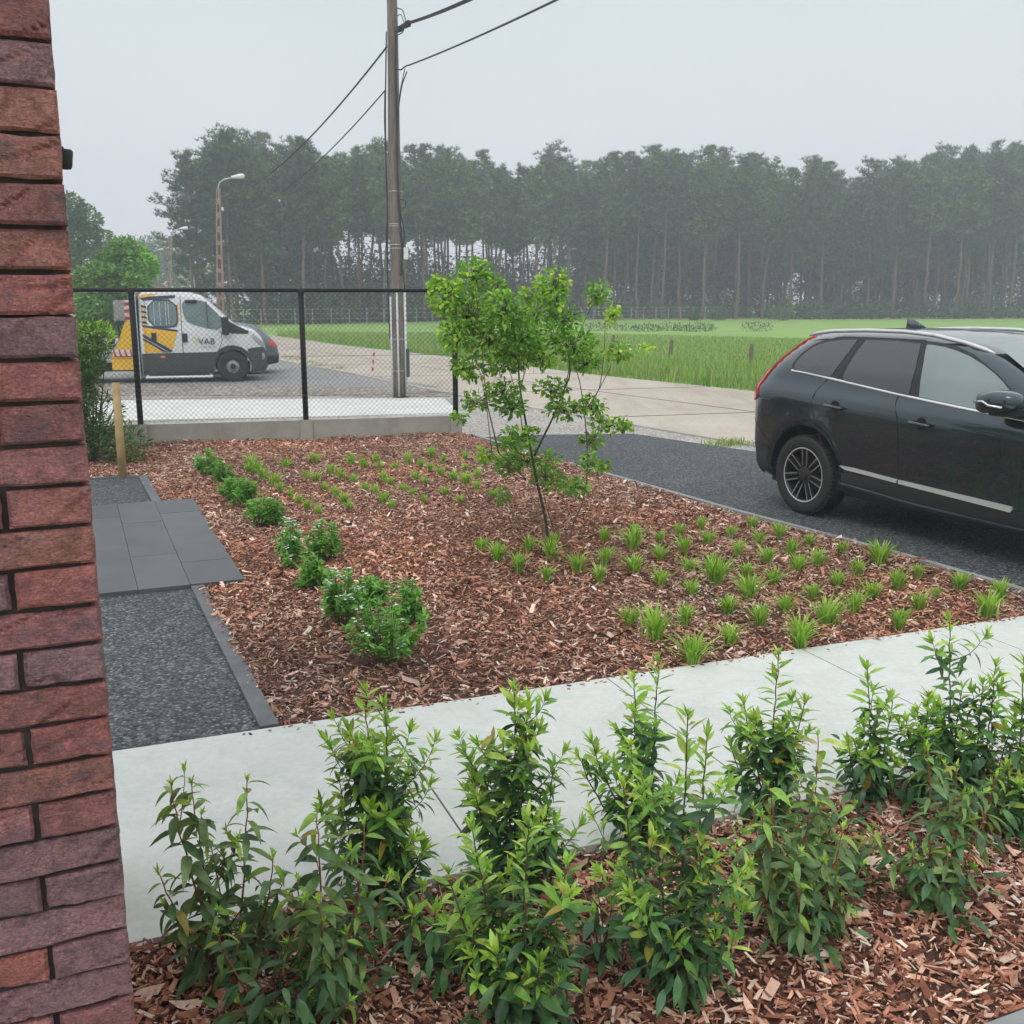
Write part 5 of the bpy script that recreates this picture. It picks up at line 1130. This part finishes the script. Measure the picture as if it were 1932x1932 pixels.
for x_, z_ in ((-1.71, 1.05), (-1.03, 1.03)):
    q = MB(); y_ = -float(tb_.hw(x_, z_)[0]) - .01; q.box((x_, y_, z_), (.11, .03, .2)); q.box((x_, y_ - .02, z_), (.05, .02, .19)); q.build('door_handle', M['trim'], trb)
q = MB(); q.box((-1.54, -1.0, .60), (.1, .02, .05)); q.build('side_marker', M['orange'], trb)
pa('headlamp', [(.48, 1.10), (.60, 1.02), (.735, .88), (.75, .80), (.66, .84), (.5, .98)], mat('headlamp_glass', (.35, .37, .38), .1, .2, 10, coat=.5), trb, .012)
q = MB(); q.lathe([(0, -.01), (.07, -.012), (.085, .0)], 20, 'y', (.68, -.84, .58)); q.build('fog_lamp', M['grey_metal'], trb)
mi = empty('door_mirror', (-.12, -1.12, 1.30)); mi.parent = trb
q = MB(); q.box((.02, -.02, .0), (.14, .2, .42)); o = q.build('mirror_housing', M['trim'], mi); bv = o.modifiers.new('b', 'BEVEL'); bv.width = .04; bv.segments = 3
q = MB(); q.box((-.04, .12, -.16), (.08, .16, .06)); q.build('mirror_arm', M['trim'], mi)
q = MB(); q.box((-1.05, -.85, 1.9), (.0001, .0001, .0001)) if False else None
q = MB(); q.tube([(-.98, -.93, 1.86), (-.72, -.93, 1.86)], .035, 8); q.build('camera_housing', M['trim'], trb, True)
q = MB(); q.box((-1.55, .1, 2.12), (.42, 1.3, .07)); o = q.build('light_bar', M['trim'], trb); bv = o.modifiers.new('b', 'BEVEL'); bv.width = .02
q = MB(); q.box((-1.55, .1, 2.165), (.2, 1.2, .03)); q.build('beacon', M['orange'], trb)
q = MB(); q.tube([(-1.95, -.98, .13), (-.45, -.98, .13)], .035, 8); q.box((-1.9, -.85, .16), (.06, .3, .06)); q.box((-.5, -.85, .16), (.06, .3, .06)); q.build('step_bar', M['silver'], trb)
# lettering on the door
fc = bpy.data.curves.new('lettering', 'FONT'); fc.body = 'VAB'; fc.size = .205; fc.extrude = .003; fo = bpy.data.objects.new('tmp', fc); C.objects.link(fo); bpy.context.view_layer.update()
me = bpy.data.meshes.new_from_object(fo.evaluated_get(bpy.context.evaluated_depsgraph_get())); bpy.data.objects.remove(fo); me.materials.clear(); me.materials.append(M['navy'])
fo = bpy.data.objects.new('lettering', me); C.objects.link(fo); fo.parent = trb; fo.rotation_euler = (R(90), 0, 0); fo.location = (-.74, -float(tb_.hw(-.5, .9)[0]) - .012, .875)
q = MB(); q.box((-.52, -1.004, .815), (.36, .004, .014)); q.build('lettering_underline', M['grey_metal'], trb)
q = MB(); q.add([(-.80 + .055 * math.cos(a), -1.0045 - .004, .98 + .08 * math.sin(a)) for a in np.linspace(0, 6.28, 12, endpoint=False)], np.array([list(range(12))])); q.build('door_emblem', mat('pale_yellow', (.62, .62, .35), .4), trb)
for sy in (-.87, .87): w = wheel(tr, .01, YO + sy, .36, .24, .17, 'truck', -1 if sy < 0 else 1)
# rear recovery body
rb = empty('recovery_body', (0, YO, 0)); rb.parent = tr
q = MB(); q.box((-2.13, 0, 1.12), (.10, 1.9, 1.95)); q.build('headboard', M['grey_metal'], rb)
q = MB(); q.box((-2.09, -.95, 1.1), (.07, .08, 1.98)); q.build('headboard_upright', M['galv'], rb)
q = MB(); q.prism([(-2.18, .62), (-2.18, 1.42), (-2.32, 1.42), (-2.62, .62)], -.92, .95); q.V[-1] = q.V[-1][:, [0, 2, 1]]; o = q.build('side_cabinet', M['yellow_paint'], rb); fix_normals(o)
q = MB(); q.box((-2.42, 0, .46), (.5, 1.84, .30)); q.build('lower_cabinet', M['yellow_paint'], rb)
q = MB(); q.box((-3.1, 0, .62), (3.2, 1.7, .12)); q.build('deck', M['grey_metal'], rb)
q = MB(); q.box((-2.4, -.955, .70), (.46, .012, .14)); q.build('hazard_panel', M['white_paint'], rb)
for i in range(4):
    x0 = -2.60 + i * .12; q = MB(); q.add([(x0, -.966, .63), (x0 + .06, -.966, .63), (x0 + .0, -.966, .77), (x0 - .06 + .03, -.966, .77)], np.array([[0, 1, 2, 3]])); q.build('hazard_stripe', M['red'], rb)
q = MB(); q.box((-2.36, -.6, 1.66), (.44, .05, .46)); q.build('sign_board', M['grey_metal'], rb)
q = MB(); q.box((-2.27, -.66, 1.64), (.14, .04, .50)); q.build('warning_board', M['white_paint'], rb)
for i in range(3): q = MB(); q.box((-2.27, -.683, 1.80 - i * .16), (.14, .01, .075)); q.build('warning_stripe', M['red'], rb)
q = MB(); q.tube([(-2.3, -.8, 1.42), (-2.5, -.8, 1.3), (-2.45, -.75, 1.1)], .03, 6); q.box((-2.4, -.8, 1.38), (.25, .2, .08)); q.build('winch', M['trim'], rb)
for sy in (-.80, .80): wheel(tr, -3.35, YO + sy, .36, .24, .17, 'truck', -1 if sy < 0 else 1)
q = MB(); q.box((-1.6, YO, .33), (4.0, .9, .16)); q.build('chassis', M['trim'], tr)

# ---- grey hatchback mostly hidden behind the truck's bonnet
hc = empty('parked_hatchback', (-6.5, 27.75, 0), math.atan2(math.cos(R(75)), math.sin(R(75))) + math.pi); hc.scale = (.93, .93, .93); tag(hc, 'grey hatchback seen from behind beyond the bonnet of the tow truck', 'car')
def hw_h(x, z): return ipl([(.2, .80), (.45, .87), (.8, .88), (.95, .84), (1.35, .62), (1.5, .5)], z) * (1 - np.clip((-x + .05 - ipl([(.2, .0), (.85, .0), (1.0, .12), (1.4, .62)], z) + .35 - .35) / .5, 0, 1) ** 3) ** .4
ho = [(-.2, .30), (-.24, .5), (-.18, .80), (-.02, .98), (.25, 1.24), (.45, 1.34), (1.0, 1.42), (1.8, 1.40), (2.2, 1.25), (2.6, 1.0), (3.3, .88), (3.6, .65), (3.6, .25), (3.4, .2)] + arc(2.95, .31, .37, -15, 195) + [(2.5, .2), (.95, .2)] + arc(.55, .31, .37, -15, 195) + [(.1, .24)]
hb_ = Body(ho, hw_h, .05, .08); hb_.build('body', M['hatch_paint'], hc, .03)
for sd2 in (1, -1):
    hb_.patch('side_window', [(.35, 1.0), (.5, 1.2), (.75, 1.3), (1.8, 1.3), (2.3, 1.0)], M['glass_dark'], hc, .006, .07, side=sd2)
    hb_.patch('tail_lamp', [(-.17, .76), (-.14, .86), (-.04, .94), (.04, .92), (.02, .78)], M['red_lamp'], hc, .012, .05, side=sd2)
    hb_.patch('rear_bumper', [(-.21, .32), (-.22, .52), (.14, .50), (.16, .40), (.1, .26)], M['trim'], hc, .008, .05, side=sd2)
    for wx in (.55, 2.95): wheel(hc, wx, sd2 * .76, .31, .2, .19, 'plain', sd2)

# red and white marker post beside the road
mk = empty('marker_post', gd(703, 700)); tag(mk, 'small red and white striped marker post standing by the road behind the fence', 'marker post')
for i in range(5): q = MB(); q.box((.012 * i, 0, .05 + i * .1), (.05, .02, .1)); q.build('stripe', M['red'] if i % 2 == 0 else M['white_paint'], mk)

# ------------------------------------------------------------------ field posts, fences
wood = mat('old_wood', (.17, .13, .10), .9, .3, 8)
for (u, v, h, lb) in [(1265, 672, 34, 'middle of the three short wooden posts in the grass field'), (1415, 688, 42, 'weathered wooden field post nearest to the parked SUV'), (1156, 655, 26, 'leftmost short wooden field post, beside the young tree')]:
    p = gd(u, v + 3, -.06); sc = (p.y * .979) / 1932; hh = h * sc; q = MB(); q.tube([(0, 0, -.1), (.01, 0, hh * .6), (.02, 0, hh)], [.075, .07, .06], 8)
    tag(q.build('field_post', wood, None, False, p), lb, 'post', 'short wooden posts in the field')
def wood_line(x): return float(np.interp(x, [-30, -16, 2, 25, 60, 95], [80, 84, 103, 107, 113, 118]))
ff = empty('field_fence', (0, 100, 0)); tag(ff, 'long pale-posted wire fence along the foot of the pine wood', 'fence'); zz = []
xs_ = np.arange(-22, 21, 1.25); q = MB()
for x in xs_:
    y = wood_line(x) - 2; m2 = MB(); m2.box((x, y - 100, .55), (.07, .07, 1.2 + rng.uniform(-.15, .15))); m2.build('fence_post', M['grey_metal'], ff)
for z_ in (.4, .8, 1.15): q.tube([(x, wood_line(x) - 2 - 100, z_) for x in xs_], .012, 3)
q.build('fence_wire', M['galv'], ff)

# ------------------------------------------------------------------ pines of the wood
PC = np.array([(.045, .10, .045), (.07, .145, .055), (.13, .21, .085), (.03, .065, .035)])
def pine(Hh, seed, low=.42, wid=2.3):
    r_ = np.random.default_rng(seed); root = empty('pine_tree'); tk, cr_ = MB(), MB(); n = 12; zz = np.linspace(0, Hh, n)
    lx, ly = np.cumsum(r_.normal(0, .10, n)), np.cumsum(r_.normal(0, .10, n)); lx -= lx[0]; ly -= ly[0]
    tk.tube(np.stack([lx, ly, zz], 1), np.interp(zz, [0, Hh * .5, Hh], [.19, .12, .02]), 7, (1.2, 1.0, .9), False)
    for i in range(16):                                     # dead stubs
        z = r_.uniform(.15, low + .1) * Hh; a = r_.uniform(0, 6.28); l = r_.uniform(.4, 1.4); x0, y0 = np.interp(z, zz, lx), np.interp(z, zz, ly)
        tk.tube([(x0, y0, z), (x0 + math.cos(a) * l, y0 + math.sin(a) * l, z + r_.uniform(-.2, .3))], [.03, .012], 3, (.8, .75, .7), False)
    P, D, Cc = [], [], []; z = low * Hh
    while z < Hh - .2:
        f = (z / Hh - low) / (1 - low); rad = wid * (.42 + .75 * math.sin(math.pi * (.12 + .80 * f)) ** .8) * (1 - f ** 3 * .72) * r_.uniform(.65, 1.2)
        x0, y0 = np.interp(z, zz, lx), np.interp(z, zz, ly); nb = 5 if f < .85 else 4
        for b_i in range(nb):
            if r_.uniform() < .34: continue
            a = r_.uniform(0, 6.28); l = rad * r_.uniform(.55, 1.15); rise = l * r_.uniform(.05, .5) * (.5 + f); e = np.array([x0 + math.cos(a) * l, y0 + math.sin(a) * l, z + rise])
            tk.tube([(x0, y0, z), e], [.035, .012], 3, (.8, .72, .66), False); m2 = int(4 + l * 4.2)
            for j in range(m2):
                s = r_.uniform(.35, 1.05); c = np.array([x0, y0, z]) * (1 - s) + e * s + r_.normal(0, .22, 3) * [1, 1, .7]
                k = 12; dd = r_.normal(0, .8, (k, 3)); dd[:, 2] = np.abs(dd[:, 2]) * .8 + .35; P.append(np.tile(c, (k, 1))); D.append(dd); Cc.append(np.tile(PC[r_.integers(0, 4)] * r_.uniform(.75, 1.3), (k, 1)))
        z += r_.uniform(.28, .5)
    P, D, Cc = np.vstack(P), np.vstack(D), np.vstack(Cc); D /= np.linalg.norm(D, axis=1)[:, None]; k = len(P); L = r_.uniform(.2, .5, k)
    B = np.cross(D, r_.normal(0, 1, (k, 3))); B /= np.linalg.norm(B, axis=1)[:, None]; V = np.stack([P - B * .028, P + B * .028, P + D * L[:, None] + B * .012, P + D * L[:, None] - B * .012], 1).reshape(-1, 3)
    cr_.add(V, np.arange(k)[:, None] * 4 + np.array([[0, 1, 2, 3]]), Cc); tk.build('trunk', M['bark'], root); cr_.build('crown', M['needle'], root); return root
PV = [pine(17.5, 1, .48, 2.2), pine(18, 2, .54, 2.4), pine(17, 3, .36, 2.8), pine(18.5, 4, .52, 2.5), pine(16.5, 5, .30, 2.8), pine(18, 6, .5, 2.3), pine(15, 8, .14, 2.6), pine(17.5, 11, .26, 2.9), pine(16, 14, .2, 2.5)]
pused = set(); front_i = 0
skyline = [(300, 430), (330, 350), (350, 315), (375, 275), (400, 262), (430, 252), (455, 258), (480, 248), (510, 262), (545, 246), (575, 262), (600, 280), (640, 285), (700, 272), (760, 285), (800, 280), (840, 282), (870, 290), (900, 285), (945, 305), (970, 335), (1000, 300), (1040, 272), (1075, 290), (1110, 320), (1160, 295), (1235, 278), (1290, 300), (1340, 290), (1400, 298), (1450, 302), (1470, 330), (1500, 295), (1540, 310), (1580, 340), (1625, 320), (1660, 300), (1700, 312), (1760, 280), (1820, 285), (1870, 268), (1932, 272)]
def put_pine(x, y, top_v, lb, grp, r_, grp_row=0):
    global front_i
    u0 = u_of(x, y); pl = [0, 1, 3, 5] if (590 < u0 < 1080) else ([2, 4, 6, 7, 8, 0] if (u0 < 600 or grp_row > 2) else [0, 1, 2, 3, 4, 5]); vi = pl[int(r_.integers(0, len(pl)))]; o = PV[vi]
    if top_v is None: top_v = 0
    if vi in pused: o = copy_tree(PV[vi])
    pused.add(vi); o.location = (x, y, -.1); base_h = [17.5, 18, 17, 18.5, 16.5, 18, 15, 17.5, 16][vi]; d = y * .979; hh = EYE + (565 - top_v) * y / 1932 * .96
    s = hh / base_h; o.scale = (s * r_.uniform(.9, 1.1), s * r_.uniform(.9, 1.1), s); o.rotation_euler = (R(r_.normal(0, .8)), R(r_.normal(0, .8)), r_.uniform(0, 6.28)); tag(o, lb, 'pine', grp)
rp_ = np.random.default_rng(5); cnt = 0
def u_of(x, y): return 966 + 1932 * x / (y * .979 + .38)
spots = []
x = -26.5; nrow = 11
for row in range(nrow):
    x = -26.5 + rp_.uniform(0, 2)
    while x < 66:
        y = wood_line(x) + row * 4.2 + rp_.uniform(-1.5, 1.5); u = u_of(x, y)
        left = u < 1080
        if not (left and row > 7) and 305 < u < 1990: spots.append((row, u, x, y))
        x += rp_.uniform(2.2, 4.0) * (1.0 if row < 2 else 1.15)
spots = [q_ for q_ in spots if q_[0] < 9][:298]
for row in range(nrow):
    rs = sorted([s for s in spots if s[0] == row], key=lambda s: s[1])
    for i, (_, u, x, y) in enumerate(rs):
        tv = float(np.interp(u, *zip(*skyline))) + (rp_.uniform(-8, 40) if row < 3 else rp_.uniform(0, 45)) 
        if u < 345: tv = max(tv, 360)
        if row == 0: put_pine(x, y, tv, f'{ordw(i)} pine from the left along the front edge of the wood', 'pines of the wood beyond the field', rp_, row)
        else: put_pine(x, y, tv, f'{ordw(i)} pine from the left in row {["one", "two", "three", "four", "five", "six", "seven", "eight", "nine", "ten", "eleven"][row]} from the front of the wood', 'pines of the wood beyond the field', rp_, row)
for i, o in enumerate(PV):
    if i not in pused:
        for c_ in list(o.children): bpy.data.objects.remove(c_)
        bpy.data.objects.remove(o)
print('pines', len(spots))

# undergrowth under the pines
UG = np.array([(.035, .075, .03), (.05, .10, .035), (.07, .13, .04), (.04, .065, .04)])
ugb = []
for i in range(420):
    x = rng.uniform(-25, 66) if i < 300 else rng.uniform(-22, 6); y = wood_line(x) + rng.uniform(1, 44 if x > 4 else 18); h = ((rng.uniform(.8, 3.2) if y < wood_line(x) + 8 else rng.uniform(2, 7)) if x < 4 else rng.uniform(1.2, 3.0) if y < wood_line(x) + 9 else rng.uniform(4, 10.5)); ugb.append((x, y, h * .5, rng.uniform(1.4, 3.0), rng.uniform(1, 2), h * .55))
for i in range(60):
    x = rng.uniform(26, 68); y = wood_line(x) - rng.uniform(0, 2.5); h = rng.uniform(.8, 2.0); ugb.append((x, y, h * .4, rng.uniform(1.2, 2.4), 1, h * .6))
o = cloud(ugb, 120000, .42, UG, M['needle'], .55, 'undergrowth'); tag(o, 'dark undergrowth filling the foot of the pine wood', 'undergrowth', kind='stuff')
for (u, w, h, lb) in [(1355, 34, 26, 'small bright bush in front of the pale-posted fence, left of the bigger one'), (1472, 46, 26, 'rounded light green bush at the edge of the field before the pines'), (1310, 22, 18, 'tiny bush at the far end of the wire fence')]:
    y = 100.; x = (u - 966) / 1932 * y * .98; s = y / 1932; root = empty('field_bush', (x, y, -.05)); tag(root, lb, 'bush')
    cloud([(0, 0, h * s * .45, w * s * .5, .8, h * s * .5), (w * s * .2, 0, h * s * .6, w * s * .3, .5, h * s * .35)], 700, .22, np.array([(.07, .15, .05), (.10, .19, .06)]), M['leaf_soft'], .5, 'foliage', root)
    q = MB(); q.tube([(0, 0, 0), (0, 0, h * s * .5)], .05, 5, (.1, .08, .06)); q.build('stem', M['stem'], root)
q = []
for u in list(np.linspace(1180, 1330, 9)) + [1120, 1150, 1420, 900, 960]:
    y = 66 + rng.uniform(-2, 2); q.append(((u - 966) / 1932 * y, y, .12, rng.uniform(.4, 1.2), .4, rng.uniform(.15, .4)))
tag(cloud(q, 2600, .18, np.array([(.05, .09, .035), (.08, .11, .05)]), M['leaf_soft'], .25, 'field_weeds', up=.8), 'line of dark weeds crossing the middle of the field', 'weeds', kind='stuff')

# ------------------------------------------------------------------ leafy trees on the left, distant wood, far house
def broadleaf(name, x, y, blobs, n, L, cols, trunk_h, tr_, label, mt=None):
    root = empty(name, (x, y, -.05)); tag(root, label, 'tree'); cloud(blobs, n, L, cols, mt or M['leaf_soft'], .55, 'crown', root, shell=.6, up=.1)
    q = MB(); q.tube([(0, 0, 0), (.05, 0, trunk_h * .5), (0, .05, trunk_h)], [tr_, tr_ * .8, tr_ * .5], 8, (.9, .85, .8))
    for bl_ in blobs[:12]: q.tube([(0, 0, trunk_h * .5), (bl_[0] * .5, bl_[1] * .5, (trunk_h * .6 + bl_[2]) / 2), bl_[:3]], [tr_ * .4, tr_ * .25, .02], 4, (.9, .85, .8))
    q.build('trunk', M['bark'], root); return root
y = 43; s = y / 1932; bl = []
for (u, v, ru, rv) in [(222, 470, 28, 22), (200, 500, 30, 25), (255, 500, 30, 28), (225, 530, 40, 30), (175, 530, 28, 26), (270, 540, 24, 24), (190, 565, 36, 26), (240, 575, 42, 30), (165, 580, 26, 26), (285, 575, 16, 16), (210, 610, 40, 20), (245, 475, 16, 14), (180, 600, 40, 20)]:
    q = at(u, v, y); bl.append((q.x + 16.6, rng.normal(0, .5), q.z, ru * s, (ru + rv) / 2 * s, rv * s))
broadleaf('leafy_tree', -16.6, y, bl, 10500, .25, np.array([(.14, .34, .05), (.19, .41, .065), (.27, .50, .085), (.08, .20, .04)]), 3.0, .14, 'bright green rounded leafy tree behind the tow truck')
y = 70; s = y / 1932; bl = []
for (u, v, ru, rv) in [(140, 395, 22, 28), (160, 415, 24, 28), (150, 450, 34, 34), (180, 450, 16, 20), (150, 500, 44, 36), (110, 430, 40, 50), (100, 500, 50, 50), (150, 550, 46, 36), (90, 560, 50, 40), (185, 490, 12, 20)]:
    q = at(u, v, y); bl.append((q.x + 29, rng.normal(0, .8), q.z, ru * s, (ru + rv) / 2 * s, rv * s))
broadleaf('leafy_tree', -29, y, bl, 17000, .30, np.array([(.085, .20, .05), (.11, .25, .06), (.06, .15, .045)]), 5, .2, 'taller darker tree next to the brick wall, behind the bright green tree')
bl = []
for i in range(46):
    u = 190 + i * 3.6; y = rng.uniform(150, 165); vt = 447 + rng.uniform(-7, 10) + abs(u - 270) * .03; q = at(u, vt, y); r_ = rng.uniform(1.5, 3); bl.append((q.x, q.y, q.z - r_, r_, r_, r_)); bl.append((q.x, q.y, q.z * .5 - 1, r_ * 1.2, r_, q.z * .5))
tag(cloud(bl, 14000, .6, PC * 1.1, M['needle'], .5, 'distant_wood', shell=.3), 'hazy far-off wood on the horizon between the leafy trees and the pines', 'wood', kind='stuff')
hs = empty('brick_house', (-23.4, 74, 0), R(12)); hs.scale = (1, 1, .72); tag(hs, 'small pinkish brick house glimpsed over the roof of the tow truck', 'house')
q = MB(); q.box((0, 0, 1.2), (3.6, 5, 2.4)); q.build('wall', mat('pink_brick', (.38, .20, .17), .9, .15, 3), hs)
q = MB(); V = [(-2, -2.7, 2.4), (2, -2.7, 2.4), (2, 2.7, 2.4), (-2, 2.7, 2.4), (0, -2.7, 3.5), (0, 2.7, 3.5)]; q.add(V, [np.array([[0, 3, 5, 4], [1, 4, 5, 2], [0, 1, 2, 3]]), np.array([[0, 4, 1], [3, 2, 5]])]); q.build('roof', mat('roof_tile', (.22, .13, .11), .9, .2, 3), hs)
q = MB(); q.box((.7, -2.52, 1.3), (.9, .06, 1.0)); q.build('window', M['white_pipe'], hs)
